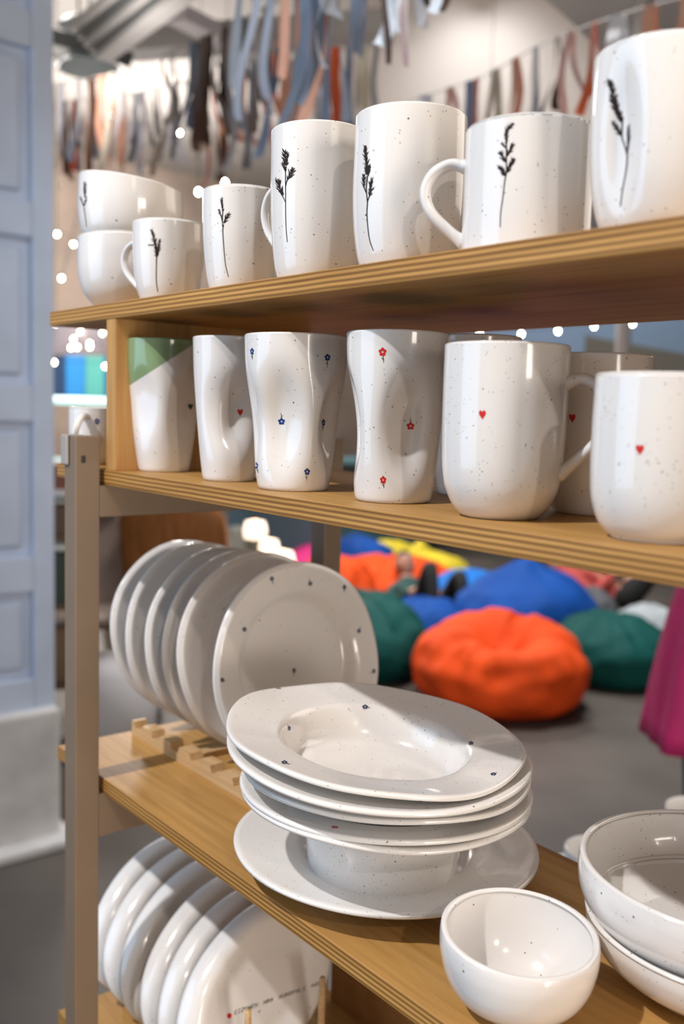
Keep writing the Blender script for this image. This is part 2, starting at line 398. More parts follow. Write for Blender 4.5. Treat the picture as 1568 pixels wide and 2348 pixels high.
def handle(r0, X, Y, z, R, H, ang, zt, zb, ext, m=None, rw=0.0042, rt=0.0030, inset=0.0022, prof=None, sweep=0.0, drop=0.0):
    """ear-shaped handle in the vertical plane at angle ang; ext = how far it stands out"""
    d = np.array([math.cos(ang), math.sin(ang), 0]); s = np.array([-d[1], d[0], 0])
    rT = R*(pchip(prof, zt/H) if prof else 1)-inset; rB = R*(pchip(prof, zb/H) if prof else 1)-inset
    h = zt-zb
    pts = [(rT, zt), (rT+ext*0.42, zt+0.045*h), (rT+ext*0.82, zt-0.07*h), (rT+ext, zt-0.30*h), (rT+ext*0.86, zt-0.56*h), (rB+ext*0.45, zb+0.20*h), (rB, zb)]
    P = np.array([[X, Y, z]+d*a+np.array([0, 0, b_])+s*sweep*(b_-zt) for a, b_ in pts])
    P = catmull(P, 40)
    k = np.linspace(0, 1, 40); flare = 1+0.35*np.exp(-(k/0.06)**2)+0.35*np.exp(-((1-k)/0.06)**2)
    rad = np.stack([rw*flare*(1.05-0.25*k), rt*flare], 1)
    V, F = tube(P, rad, 14, up=s)
    # tube(): a = T x up -> first radius lies in handle plane; swap so the wide side faces sideways
    rad2 = rad[:, ::-1]; V, F = tube(P, rad2, 14, up=s)
    return mk('handle', V, F, m or CER, r0)

def cast(key, x, y):
    bv = r0_b[key]; d = Vector(ray(x, y)).normalized()
    loc, no, idx, dist = bv.ray_cast(Vector(CAM), d, 20)
    return (np.array(loc), np.array(no)) if loc is not None else (None, None)
class Print:
    """flat print laid on a glazed surface: shapes given in picture coordinates, cast onto the thing"""
    def __init__(s, r0, off=0.00012): s.k = r0.name; s.r0 = r0; s.J = Join(); s.off = off
    def pt(s, x, y):
        p, n = cast(s.k, x, y)
        return None if p is None else p+n*s.off*(1 if n@(CAM-p) > 0 else -1)
    def stroke(s, pts, w0, w1=None, n=None):
        pts = np.asarray(pts, float); w1 = w0 if w1 is None else w1
        L = np.linalg.norm(np.diff(pts, axis=0), axis=1).sum()
        n = n or max(3, int(L/6)+2)
        P = catmull(pts, n) if len(pts) > 2 else np.linspace(pts[0], pts[1], n)
        T = np.gradient(P, axis=0); T /= np.linalg.norm(T, axis=1)[:, None]+1e-9; N = np.stack([-T[:, 1], T[:, 0]], 1)
        w = np.linspace(w0, w1, n)/2
        V = []
        for i in range(n):
            a = s.pt(*(P[i]+N[i]*w[i])); b_ = s.pt(*(P[i]-N[i]*w[i]))
            if a is None or b_ is None: return
            V += [a, b_]
        s.J.add(V, [(2*i, 2*i+1, 2*i+3, 2*i+2) for i in range(n-1)])
    def blob(s, x, y, rx, ry, rot=0.0, n=10):
        c, sn = math.cos(rot), math.sin(rot); V = [s.pt(x, y)]
        for k in range(n):
            t = 2*PI*k/n; a, b_ = rx*math.cos(t), ry*math.sin(t)
            V.append(s.pt(x+a*c-b_*sn, y+a*sn+b_*c))
        if any(v is None for v in V): return
        s.J.add(V, [(0, 1+k, 1+(k+1) % n) for k in range(n)])
    def leaf(s, x, y, ang, L, w):
        c, sn = math.cos(ang), math.sin(ang); V = []
        for a, b_ in ((0, 0), (.35, .5), (.7, .38), (1, 0), (.7, -.38), (.35, -.5)):
            V.append(s.pt(x+a*L*c-b_*w*sn, y+a*L*sn+b_*w*c))
        if any(v is None for v in V): return
        s.J.add(V, [(0, 1, 5), (1, 2, 4, 5), (2, 3, 4)])
    def done(s, name, m):
        if not s.J.V: return None
        V = np.vstack(s.J.V); F = s.J.F
        return mk(name, V, F, m, s.r0, smooth=True)
def grass(r0, stems, heads, seed, sw=2.2):
    rnd = random.Random(seed); p = Print(r0)
    for st in stems: p.stroke(st, sw*0.75, sw*1.15)
    for pts, w in heads:
        pts = np.asarray(pts, float); L = np.linalg.norm(np.diff(pts, axis=0), axis=1).sum(); n = max(6, int(L/2.6))
        P = catmull(pts, n) if len(pts) > 2 else np.linspace(pts[0], pts[1], n)
        p.stroke(pts, sw*1.3, sw*0.6)
        T = np.gradient(P, axis=0); A = np.arctan2(T[:, 1], T[:, 0])
        for i in range(n):
            f = 0.75+0.5*math.sin(PI*min(1, (i+1)/n))
            for sd in (-1, 1):
                a = A[i]+sd*rnd.uniform(0.18, 0.75)
                p.leaf(P[i][0], P[i][1], a, w*f*rnd.uniform(0.7, 1.25), w*rnd.uniform(0.14, 0.28))
            p.leaf(P[i][0]+rnd.uniform(-.25, .25)*w, P[i][1], A[i]+rnd.uniform(-.3, .3), w*rnd.uniform(.6, 1.0), w*0.22)
    return p.done('grass_print', INK)
def flower(r0, x, y, r=7.0, asp=1.0, aspy=1.0, stem=(0, 18), m=None, name='flower_print', rot=0.0):
    p = Print(r0, 0.00016)
    for k in range(5):
        t = rot+2*PI*k/5-PI/2
        p.blob(x+0.62*r*math.cos(t)*asp, y+0.62*r*math.sin(t)*aspy, 0.42*r*asp, 0.42*r*aspy, n=8)
    o = p.done(name, m or BLUE)
    if o is None: return
    if stem:
        q = Print(r0, 0.00014)
        n_ = np.array(stem, float)
        q.stroke([(x+stem[0]*.3, y+stem[1]*.3), (x+stem[0]*.7+1, y+stem[1]*.7), (x+stem[0], y+stem[1])], max(0.8, r*0.22), r*0.12, 4)
        L = np.linalg.norm(n_); a = math.atan2(n_[1], n_[0])
        q.leaf(x+stem[0]*.75, y+stem[1]*.75, a+PI-0.5, L*.3, L*.1)
        so = q.done('flower_stem', STEMG)
        if so: so.parent = o
def heart(r0, x, y, w, h, m=None):
    p = Print(r0, 0.00016); V = []
    for k in range(26):
        t = 2*PI*k/26
        V.append((x+w/2*math.sin(t)**3, y-h/2*((13*math.cos(t)-5*math.cos(2*t)-2*math.cos(3*t)-math.cos(4*t))/15.0)))
    W = [p.pt(x, y)]+[p.pt(*v) for v in V]
    if any(v is None for v in W): return
    p.J.add(W, [(0, 1+k, 1+(k+1) % 26) for k in range(26)])
    p.done('heart_print', m or RED)
def ang_at(x, y, X, Y):
    """angle around a cup axis of the direction that picture column x shows"""
    p = np.array([X, Y]); r_ = ray(x, y)[:2]; q = CAM[:2]
    t = ((p-q)@r_)/(r_@r_); c = q+r_*t; perp = c-p
    return perp
def theta(X, Y, R, x, y=900):
    """angle on a cylinder (X,Y,R) hit by picture column x"""
    q = CAM[:2]; d = ray(x, y)[:2]; d = d/np.linalg.norm(d); f = q-np.array([X, Y])
    b_ = f@d; c = f@f-R*R; disc = max(0, b_*b_-c); t = -b_-math.sqrt(disc); h = f+d*t
    return math.atan2(h[1], h[0])
RA = math.atan2(CR[1], CR[0])      # angle of 'picture right'

P_TUMB = [(0, .66), (.04, .705), (.2, .78), (.45, .87), (.75, .96), (1, 1)]
P_MUG = [(0, .70), (.03, .76), (.12, .85), (.3, .94), (.55, .99), (1, 1)]
P_HEART = [(0, .60), (.03, .70), (.09, .82), (.2, .935), (.4, .985), (.7, 1.0), (1, 1)]
G1 = 'grass-printed mugs on the top board'
# top board, far left to near right
a1, _ = make_cup('ceramic_bowl', 'plain white bowl at the far end of the top board, under the slanted bowl', 'bowl', 'stacked bowls on the top board', 0.0288, 0.0693, Z1, 0.0535, 0.0790,
                 [(0, .48), (.03, .53), (.12, .72), (.28, .90), (.5, .99), (.75, 1.01), (1, 1)], m=CERP)
a2, _ = make_cup('ceramic_bowl', 'white slanted-rim bowl with a dark grass print stacked on another bowl', 'bowl', 'stacked bowls on the top board', 0.0330, 0.0686, Z1+0.0715, 0.0535, 0.0640,
                 [(0, .60), (.03, .72), (.12, .90), (.3, .985), (.6, 1.02), (1, 1)], m=CERP, tilt=(-0.10*CR[0]/0.9, -0.10*CR[1]/0.9))
grass(a2, [[(198.7, 520), (195.8, 496.7), (192.8, 474.3)]], [([(192, 473), (185.3, 453.4)], 5), ([(193, 472), (198, 453.4)], 5), ([(195, 453), (194.3, 420.7)], 7)], 1, 2.0)
b1, _ = make_cup('ceramic_mug', 'small white espresso mug with a short blurred grass sprig in front of the stacked bowls', 'mug', G1, 0.1608, 0.0439, Z1, 0.0335, 0.0749,
                 [(0, .70), (.04, .77), (.2, .89), (.45, .97), (.75, 1), (1, 1)], m=CERP)
handle(b1, 0.1608, 0.0439, Z1, 0.0335, 0.0749, RA+PI-0.55, 0.058, 0.013, 0.026, CERP)
grass(b1, [[(362, 669), (358.6, 645.7), (358.6, 605), (359.4, 588)]], [([(359, 590), (357, 565), (348.8, 530.8)], 9), ([(361, 588), (365.8, 552)], 7), ([(352, 562), (341.6, 562)], 4)], 2, 2.6)
c1, _ = make_cup('ceramic_mug', 'white mug with a tiny forked grass sprig, third piece along the top board', 'mug', G1, 0.2887, 0.0428, Z1, 0.0328, 0.0844,
                 [(0, .74), (.04, .80), (.2, .89), (.5, .975), (.8, 1), (1, 1)])
handle(c1, 0.2887, 0.0428, Z1, 0.0328, 0.0844, RA+PI-0.95, 0.064, 0.018, 0.024)
grass(c1, [[(523.9, 635), (516.8, 605), (512.6, 559), (510.9, 531), (512.5, 515)], [(511, 516), (508.5, 503), (507.5, 497)], [(510, 520), (510.3, 496), (511.2, 481.5)]],
      [([(513.5, 512), (522.4, 493.7)], 10), ([(507.5, 497), (502.3, 482.4)], 6), ([(511.2, 485), (507.9, 457)], 7)], 3, 2.2)
d1, _ = make_cup('ceramic_mug', 'tall white mug with a three-headed grass sprig and a half-hidden handle', 'mug', G1, 0.3892, 0.0470, Z1, 0.0370, 0.1134,
                 [(0, .76), (.03, .81), (.12, .88), (.3, .945), (.55, .985), (1, 1)])
handle(d1, 0.3892, 0.0470, Z1, 0.0370, 0.1134, RA+PI-0.72, 0.076, 0.024, 0.0235)
grass(d1, [[(658.9, 555), (656.2, 527), (654.9, 479), (654.9, 436.5), (654.6, 396), (656.5, 381)], [(654.6, 464), (650.5, 455), (647.2, 448)], [(655.1, 429), (656.5, 420), (658.3, 414)]],
      [([(647.5, 449), (637, 416.3)], 12), ([(658.3, 414), (670, 390.7)], 11), ([(655, 394), (649.3, 377)], 9), ([(657, 380), (654, 351.3)], 13)], 4, 2.0)
e1, _ = make_cup('ceramic_mug', 'tallest white mug on the top board with a long curved grass sprig', 'mug', G1, 0.4905, 0.0479, Z1, 0.0379, 0.1036,
                 [(0, .80), (.03, .85), (.12, .92), (.28, .985), (.5, 1.02), (.75, 1.012), (1, 1)])
grass(e1, [[(856, 575), (848, 552), (843.3, 520), (841.3, 486.7), (842.5, 463.7), (839.9, 435), (841, 417.7), (842.8, 403)], [(842.8, 463), (845, 455), (848, 448)], [(840.5, 444), (837, 436), (834.7, 429)]],
      [([(848, 449), (852, 413)], 10), ([(834.7, 430), (833.6, 402.8)], 8), ([(844, 404), (846.8, 384.4)], 8), ([(841.5, 401), (841, 377.5), (837, 339.5)], 11)], 5, 2.6)
f1, _ = make_cup('ceramic_mug', 'straight white mug with a bushy grass sprig and a large round handle', 'mug', G1, 0.5958, 0.0488, Z1, 0.0388, 0.0742,
                 [(0, .99), (.02, 1.0), (.3, 1.0), (.7, 1.0), (1, 1)])
handle(f1, 0.5958, 0.0488, Z1, 0.0388, 0.0742, RA+PI-0.28, 0.0545, 0.0085, 0.0265, rw=0.0046, rt=0.0036)
grass(f1, [[(1146.8, 521), (1148, 487), (1152.8, 454.8), (1157, 417.9), (1161, 395), (1161, 371.4), (1161, 329.6)]],
      [([(1159.4, 404), (1146.8, 384.5)], 11), ([(1161.7, 396), (1174.9, 369)], 12), ([(1160.5, 373), (1148.6, 352.3)], 11), ([(1161.7, 359), (1176, 333)], 10), ([(1160.5, 339), (1151, 329.6)], 6), ([(1161, 330), (1161, 302), (1173.7, 286.7)], 10)], 6, 2.8)
GX, GY, GR, GH = 0.6870, 0.0500, 0.0385, 0.0945
tg = theta(GX, GY, GR, 1410, 330)
g1, _ = make_cup('ceramic_mug', 'large white cup with a grass sprig in a deep thumb dent at the right edge', 'cup', G1, GX, GY, Z1, GR, GH,
                 [(0, .70), (.03, .76), (.12, .86), (.3, .955), (.55, 1.0), (.8, 1.005), (1, .99)], dents=[(tg+0.02, 0.046, 0.0110, 0.033, 0.0050)])
grass(g1, [[(1422.5, 474), (1427, 435.8), (1435.4, 392), (1438, 358), (1431.3, 330.8), (1425.9, 314.5), (1426.6, 279)], [(1438, 358), (1439, 345), (1440, 337)]],
      [([(1440, 338), (1441.6, 290)], 8), ([(1422.5, 311), (1406.8, 283)], 11), ([(1426.6, 281), (1412, 246), (1398.6, 190.4)], 15)], 7, 3.6)

# second board
G2 = 'dented cups on the second board'
def tcup(label, X, Y, R, H, dpx, seed, m=None, prof=P_TUMB, **k):
    ds = []
    for (x, z0, wa, wz, dep) in dpx:
        t = theta(X, Y, R*0.88, x) if x is not None else None
        ds.append((t, z0, wa, wz, dep))
    return make_cup('ceramic_cup', label, 'cup', G2, X, Y, Z2, R, H, prof, dents=ds, m=m, **k)[0]
def back_dent(X, Y, R, off, ds): return [(RA+off, z0, wa, wz, dep) for (z0, wa, wz, dep) in ds]
# green dipped cup
X, Y, R, H = 0.1450, 0.0495, 0.0365, 0.1274
k1 = make_cup('ceramic_cup', 'white dented cup with a sage-green dipped rim and a dark green heart', 'cup', G2, X, Y, Z2, R, H,
              [(0, .66), (.04, .70), (.2, .79), (.45, .90), (.75, .98), (1, 1)],
              dents=[(theta(X, Y, R*.9, 325), 0.066, 0.017, 0.030, 0.0042), (theta(X, Y, R*.9, 432), 0.058, 0.018, 0.032, 0.0050), (RA+1.9, 0.06, 0.016, 0.03, 0.006)], m=CERP)[0]
pa = cast(k1.name, 300, 882)[0]; pb = cast(k1.name, 440, 792)[0]
if pa is not None and pb is not None:
    nv = np.cross(pb-pa, ray(365, 840)); nv /= np.linalg.norm(nv); nv = nv if nv[2] > 0 else -nv
    k1.children[0].data.materials[0] = ceramic('green_dipped_glaze', (0.80, 0.775, 0.75), 0.3, 110, green=(tuple((pa-np.array([X, Y, Z2])).tolist()), tuple(nv.tolist()), (0.235, 0.35, 0.18)))
heart(k1, 436.5, 932, 12, 16, GREENI)
X, Y, R, H = 0.2695, 0.0462, 0.0330, 0.1245
k2 = make_cup('ceramic_cup', 'white dented cup with one red heart, between the green-rimmed and the blue-flowered cup', 'cup', G2, X, Y, Z2, R, H, P_TUMB,
              dents=[(theta(X, Y, R*.9, 553), 0.060, 0.0165, 0.030, 0.0075), (theta(X, Y, R*.9, 466)+0.55, 0.06, 0.014, 0.028, 0.004), (RA+1.3, 0.06, 0.015, 0.03, 0.006)], m=CERP)[0]
heart(k2, 550.6, 945, 13, 18)
X, Y, R, H = 0.3648, 0.0475, 0.0416, 0.1223
k3 = make_cup('ceramic_cup', 'white dented cup scattered with small blue flowers', 'cup', G2, X, Y, Z2, R, H, P_TUMB,
              dents=[(theta(X, Y, R*.9, 640), 0.055, 0.0195, 0.036, 0.0098), (theta(X, Y, R*.85, 748)+0.35, 0.056, 0.016, 0.030, 0.0090), (RA+2.2, 0.056, 0.016, 0.03, 0.009), (RA-2.8, 0.056, 0.016, 0.03, 0.004)])[0]
for fx in ((578, 805.6, 8, .55, 1, (0, 19)), (750.6, 819.5, 8, .85, 1, (-1, 22)), (645.5, 966.4, 8, 1, 1, (-2, -20)), (741.3, 968.8, 8, .55, 1, (-2, 18)), (588, 1068, 8, .5, 1, (4, 17)), (704, 1081.5, 8, .85, 1, (-2, 21))):
    flower(k3, *fx)
X, Y, R, H = 0.4735, 0.0582, 0.0373, 0.1206
k4 = make_cup('ceramic_cup', 'white dented cup scattered with small red flowers', 'cup', G2, X, Y, Z2, R, H, [(0, .72), (.04, .76), (.2, .82), (.45, .89), (.75, .965), (1, 1)],
              dents=[(theta(X, Y, R*.9, 950), 0.054, 0.0195, 0.033, 0.0095), (theta(X, Y, R*.9, 812)-0.35, 0.056, 0.015, 0.029, 0.0088), (RA+1.5, 0.055, 0.015, 0.03, 0.005)])[0]
for fx in ((877, 807, 10, .9, 1, (2, 24)), (941, 977, 9, 1, 1, (-1, -19)), (878.3, 1100.4, 9, .8, 1, (1, 19)), (997, 1106, 9, .45, 1, (-3, 14))):
    flower(k4, *fx, m=RED)
k3b = make_cup('ceramic_cup', 'shaded dented cup with a dark flower behind the blue- and red-flowered cups', 'cup', G2, 0.372, 0.158, Z2, 0.0385, 0.1226, P_TUMB, dents=[(-0.5, 0.056, .016, .03, .007)])[0]
flower(k3b, 783.8, 1078, 8, .5, 1, (3, 16), NAVY)
k4b = make_cup('ceramic_cup', 'shaded plain cup whose rim shows behind the red-flowered cup', 'cup', G2, 0.4560, 0.1560, Z2, 0.0370, 0.1255, P_TUMB)[0]
G3 = 'heart mugs on the second board'
X, Y, R, H = 0.5829, 0.0513, 0.0390, 0.1081
h5 = make_cup('ceramic_mug', 'white rounded mug with one red heart and its handle to the right', 'mug', G3, X, Y, Z2, R, H, P_HEART, m=CERH)[0]
handle(h5, X, Y, Z2, R, H, RA-0.42, 0.085, 0.0275, 0.0275, CERH, rw=0.0048, rt=0.0036, prof=P_HEART)
heart(h5, 1106, 950, 16, 23)
h5b = make_cup('ceramic_mug', 'shaded white mug with a red heart standing behind the heart mugs', 'mug', G3, 0.5940, 0.1290, Z2, 0.0365, 0.1060, P_HEART, m=CERH)[0]
heart(h5b, 1312, 958, 15, 22)
X, Y, R, H = 0.6985, 0.0480, 0.0372, 0.0886
h6 = make_cup('ceramic_mug', 'wide white mug with one red heart cut by the right edge', 'mug', G3, X, Y, Z2, R, H, [(0, .66), (.025, .68), (.03, .72), (.1, .85), (.22, .95), (.4, .99), (.7, 1.0), (1, .985)], m=CERH)[0]
heart(h6, 1467, 1030, 19, 26)
X, Y, R, H = 0.0275, 0.0315, 0.0275, 0.0600
s0 = make_cup('ceramic_mug', 'small white mug with a blue flower and an arched handle behind the post', 'mug', None, X, Y, Z2, R, H, P_MUG, m=CERP)[0]
handle(s0, X, Y, Z2, R, H, theta(X, Y, R, 196), 0.050, 0.010, 0.020, CERP, rw=0.0040, rt=0.0030, prof=P_MUG, sweep=0.25)
flower(s0, 222, 966, 7, .9, 1, (1, 12))

# ------------------------------------------------------------------ ceramics: plates
def frame_from(n, up=(0, 0, 1)):
    n = np.array(n, float); n /= np.linalg.norm(n); u = np.cross(up, n)
    if np.linalg.norm(u) < 1e-3: u = np.cross((0, 1, 0), n)
    u /= np.linalg.norm(u); v = np.cross(n, u); return u, v, n
def make_plate(name, label, cat, group, C, n, R, prof, thick=0.0038, wav=(0.012, 0.0018), seed=0, m=None, sx=1.0, sy=1.0, spin=0.0, nth=128, foot=None, base=None, rim_at=None):
    """revolved dish; prof = [(r/R, height)] of the inner face from centre to rim; C = centre of the RIM plane; n = normal"""
    m = m or CER; rnd = random.Random(seed); u, v, n = frame_from(n)
    if spin: u, v = u*math.cos(spin)+v*math.sin(spin), -u*math.sin(spin)+v*math.cos(spin)
    th = np.arange(nth)*2*PI/nth
    wr = sum(rnd.uniform(.3, 1)/k**0.7*np.sin(k*th+rnd.uniform(0, 6.28)) for k in (2, 3, 4, 5, 7))*wav[0]*0.6
    wz = sum(rnd.uniform(.3, 1)/k**0.5*np.sin(k*th+rnd.uniform(0, 6.28)) for k in (2, 3, 4, 6))*wav[1]*0.8
    P = np.array(prof, float); zr = P[-1, 1]
    tt = np.linspace(0, 1, 46); Q = catmull(P, 46); rr, zz = Q[:, 0], Q[:, 1]
    rows = []
    def ring(r, z, off=0.0):
        f = np.clip((r-0.35)/0.65, 0, 1)**1.5
        rad = (R*r+off)*(1+wr*f); zc = z-zr+wz*f
        return np.outer(rad*np.cos(th)*sx, u)+np.outer(rad*np.sin(th)*sy, v)+np.outer(zc, n)
    for i in range(46):
        rows.append(ring(max(rr[i], 0.004), zz[i]))
    for a in (0.25, 0.5, 0.75):
        rows.append(ring(1.0, zr-thick*0.5+thick*0.5*math.cos(a*PI), thick*0.45*math.sin(a*PI)))
    for i in range(45, -1, -1):
        z_ = zz[i]-thick*(1.0 if rr[i] > .1 else 1.0)
        extra = 0.0
        if i < 45: extra = thick*0.7*(1 if abs(zz[min(45, i+1)]-zz[i-1 if i else 0]) > 0.0012 else 0)
        rows.append(ring(max(rr[i], 0.004), z_, extra*0.0))
    V = np.vstack(rows)+np.array(C); F = grid_faces(len(rows), nth)
    F.append(tuple(range(nth))[::-1]); F.append(tuple(range((len(rows)-1)*nth, len(rows)*nth)))
    lo = V[np.argmin(V[:, 2])]
    r0 = root(name, (C[0], C[1], lo[2]), label, cat, group)
    b = mk('body', V, F, m, r0)
    r0_b[r0.name] = BVHTree.FromPolygons([Vector(q) for q in V], F)
    return r0
DINNER = [(0, 0), (.3, 0), (.56, 0.0), (.64, .0015), (.72, .0085), (.80, .0120), (.9, .0145), (.965, .0158), (1, .0140)]
GP = 'dinner plates standing in the wooden rack'
TILT = 0.15; ca = math.cos(math.atan(TILT)); sa = math.sin(math.atan(TILT))
plates = [(0.0, .1010, 'rearmost dinner plate in the rack, farthest from the soup plates'), (0.0385, .1020, 'second dinner plate from the far end of the rack'), (0.0885, .1030, 'third dinner plate from the far end of the rack'),
          (0.1275, .1035, 'fourth dinner plate from the far end of the rack'), (0.1605, .1040, 'dinner plate directly behind the front flowered plate in the rack'), (0.2300, .1040, 'front dinner plate in the rack, showing scattered small blue flowers')]
RACKY0, RACKY1 = 0.084, 0.225
for i, (xb, r_, lb) in enumerate(plates):
    zc = Z3+0.0125+r_*ca
    pr_ = make_plate('dinner_plate', lb, 'plate', GP, (xb-r_*sa, 0.174, zc), (1, 0, TILT), r_, DINNER, seed=20+i, wav=(0.022, 0.0032), m=CERP, thick=0.0050)
for fx in ((623, 1327, 5.5, .9, 1, (3, 14)), (711, 1338, 5.5, .9, 1, (-4, -14)), (789.5, 1346, 5.5, .8, 1, (-1, 13)), (560.5, 1443, 5.5, .9, 1, (-8, -3)), (822.7, 1446.6, 5.5, .8, 1, (5, -13)), (857, 1539, 5.5, .7, 1, (-10, 5)), (674, 1537, 5.5, .8, 1, (-1, 14)), (509.4, 1559, 5.5, .8, 1, (8, 3))):
    flower(pr_, *fx, m=NAVY)
# wooden plate rack: two notched rails and cross sticks
RK = root('plate_rack', (0.15, 0.155, Z3), 'pale wooden rack with notched rails holding the standing dinner plates', 'plate rack')
def notched(y0, y1, xs0, xs1, zb, h, slots, wd_, dep, m, parent, name='rail'):
    xs = [xs0]
    for s in slots:
        if s-wd_ > xs0 and s+wd_ < xs1: xs += [s-wd_, s+wd_]
    xs.append(xs1)
    prof = []
    for i, x in enumerate(xs):
        if i == 0 or i == len(xs)-1: prof.append((x, h))
        elif i % 2 == 1: prof += [(x-0.002, h), (x+0.001, h-dep)]
        else: prof += [(x-0.001, h-dep), (x+0.002, h)]
    V = []; n = len(prof)
    for y in (y0, y1):
        for x, z in prof: V.append((x, y, zb+z))
        for x, z in prof: V.append((x, y, zb))
    F = []
    for i in range(n-1):
        F += [(i, i+1, n+i+1, n+i)[::-1], (2*n+i, 2*n+i+1, 3*n+i+1, 3*n+i), (i, i+1, 2*n+i+1, 2*n+i), (n+i, n+i+1, 3*n+i+1, 3*n+i)[::-1]]
    F += [(0, n, 3*n, 2*n)[::-1], (n-1, 2*n-1, 4*n-1, 3*n-1)]
    return mk(name, V, F, m, parent, smooth=False)
sl = [0.028+0.0415*k for k in range(7)]
for y0 in (RACKY0, RACKY1):
    notched(y0, y0+0.016, 0.0125, 0.315, Z3+0.0003, 0.0165, sl, 0.008, 0.0075, BIRCH, RK)
for x in (0.110, 0.290):
    box('cross_stick', (x, RACKY0+0.016, Z3+0.0004), (x+0.018, RACKY1, Z3+0.0075), BIRCH, RK, 0.001)

SOUP = [(0, 0), (.35, 0), (.50, .0006), (.56, .006), (.615, .020), (.655, .0265), (.71, .0285), (.85, .0310), (1, .034)]
DEEP = [(0, 0), (.3, 0), (.46, .001), (.52, .012), (.56, .045), (.60, .066), (.66, .070), (.8, .0715), (1, .074)]
FLAT = [(0, 0), (.3, 0), (.46, .0006), (.52, .006), (.57, .0115), (.63, .0135), (.8, .0155), (1, .0185)]
GS = 'soup plates in the tall stack'
stack = [('wide speckled plate at the bottom of the soup plate stack', (.4218, .1099, Z3+.0236), (.0027, .0149, 1), .1245, FLAT, (0.004, 0.0006)),
         ('deep soup plate resting on the wide bottom plate of the stack', (.4442, .0878, Z3+.0808), (.0, .02, 1), .1130, DEEP, (0.008, 0.0012)),
         ('soup plate in the stack, third from the bottom', (.4419, .0891, Z3+.0854), (.0, .02, 1), .1140, SOUP, (0.010, 0.0010)),
         ('soup plate in the middle of the stack with a red flower in its shaded rim', (.4385, .0918, Z3+.0998), (.02, .02, 1), .1140, SOUP, (0.010, 0.0022)),
         ('soup plate second from the top of the stack with blue flowers on its rim', (.4469, .0773, Z3+.1172), (.05, .03, 1), .1170, SOUP, (0.014, 0.0030)),
         ('topmost wavy soup plate of the stack scattered with blue flowers', (.4417, .0777, Z3+.1278), (.075, .043, 1), .1155, SOUP, (0.016, 0.0032))]
ST = []
for i, (lb, C_, n_, R_, pf, wv) in enumerate(stack):
    ST.append(make_plate('soup_plate', lb, 'plate', GS, C_, n_, R_, pf, seed=40+i, wav=wv, m=CERH if i < 2 else CER, thick=0.0042))
for fx in ((640, 1577, 6, 1, .5, (-9, 2)), (837, 1621, 7, 1, .75, (13, 2)), (663, 1670, 6, .6, .9, (-5, -8)), (1080, 1704, 6, .9, .7, (-5, 5)), (652, 1748, 7, 1, .6, (13, 5)), (1131, 1775, 7, 1, .5, (8, -4)), (1042, 1605, 6, 1, .5, (-8, -2))):
    flower(ST[5], *fx, m=NAVY)
for fx in ((964, 1834, 7, 1, .75, (3, -7)), (1198, 1738, 5, 1, .8, (-5, 4))): flower(ST[4], *fx, m=NAVY)
flower(ST[3], 740, 1839, 7, 1, .6, (8, -5), RED)
flower(ST[2], 768, 1897, 7, 1.2, .4, (-8, -3), RED)

# bowls on the third board
P_SB = [(0, .42), (.03, .50), (.1, .64), (.25, .82), (.45, .935), (.7, 1.0), (.88, 1.01), (1, .995)]
sb, _ = make_cup('small_bowl', 'small round white bowl at the front of the board beside the soup plates', 'bowl', None, 0.6175, 0.0495, Z3, 0.0500, 0.0520, P_SB, m=CERP, wall=0.0042, tilt=(-0.06, 0.02))
P_BB = [(0, .55), (.03, .60), (.12, .74), (.3, .90), (.55, .985), (.8, 1.01), (1, 1)]
BBX, BBY, BBR = 0.679, 0.1885, 0.0970
lb_, _ = make_cup('large_bowl', 'lower of two wide white serving bowls, mostly under the other, at the right edge', 'bowl', 'wide serving bowls', BBX+0.006, BBY-0.004, Z3, 0.0945, 0.046, [(0, .50), (.05, .56), (.2, .74), (.45, .90), (.75, .98), (1, 1)], m=CER, wall=0.0045)
bb, _ = make_cup('large_bowl', 'wide speckled serving bowl on top of another, cut by the right edge', 'bowl', 'wide serving bowls', BBX, BBY, Z3+0.0230, BBR, 0.056, P_BB, m=CER, wall=0.0045, tilt=(0.0, -0.03))

# ------------------------------------------------------------------ lowest board: oval plates in a peg rack
GO = 'oval plates standing in the peg rack'
OV = [(0, 0), (.3, 0), (.5, 0.0), (.68, .003), (.80, .0042), (.89, .0015), (.955, -.0045), (1, -.0125)]
ov = [(0.045, 'rearmost oval plate on the lowest board'), (0.083, 'second oval plate from the far end of the lowest board'), (0.122, 'third oval plate from the far end, lying in shade'), (0.170, 'fourth oval plate from the far end of the lowest board'), (0.208, 'oval plate directly behind the lettered one'), (0.244, 'front oval plate with a line of dark lettering and a red dot')]
for i, (xb, lb) in enumerate(ov):
    t_ = 0.36; a_, b_ = 0.106, 0.072
    zc = Z4+0.014+0.0815*math.cos(math.atan(t_))
    po = make_plate('oval_plate', lb, 'plate', GO, (xb-0.0815*math.sin(math.atan(t_)), 0.127, zc), (1, 0, t_), 1.0, [(p, q) for p, q in OV], seed=60+i, wav=(0.012, 0.0012), m=CERP, sx=a_, sy=b_, spin=0.50, thick=0.0045)
PR = root('peg_rack', (0.16, 0.11, Z4), 'wooden peg rack holding the oval plates on the lowest board', 'plate rack')
for y0 in (0.065, 0.155):
    box('base_bar', (0.03, y0, Z4+0.0003), (0.33, y0+0.02, Z4+0.012), BIRCH, PR, 0.001)
for xp in (0.065, 0.105, 0.146, 0.190, 0.228, 0.2745):
    for yp in (0.075, 0.165):
        th_ = np.linspace(0, 1, 6)
        V, F = tube(np.array([(xp, yp, Z4+0.010+(0.107 if xp > 0.25 else 0.05)*t) for t in th_]), np.array([.0036]*5+[.0030]), 12, up=(1, 0, 0))
        mk('peg', V, F, BIRCH, PR)
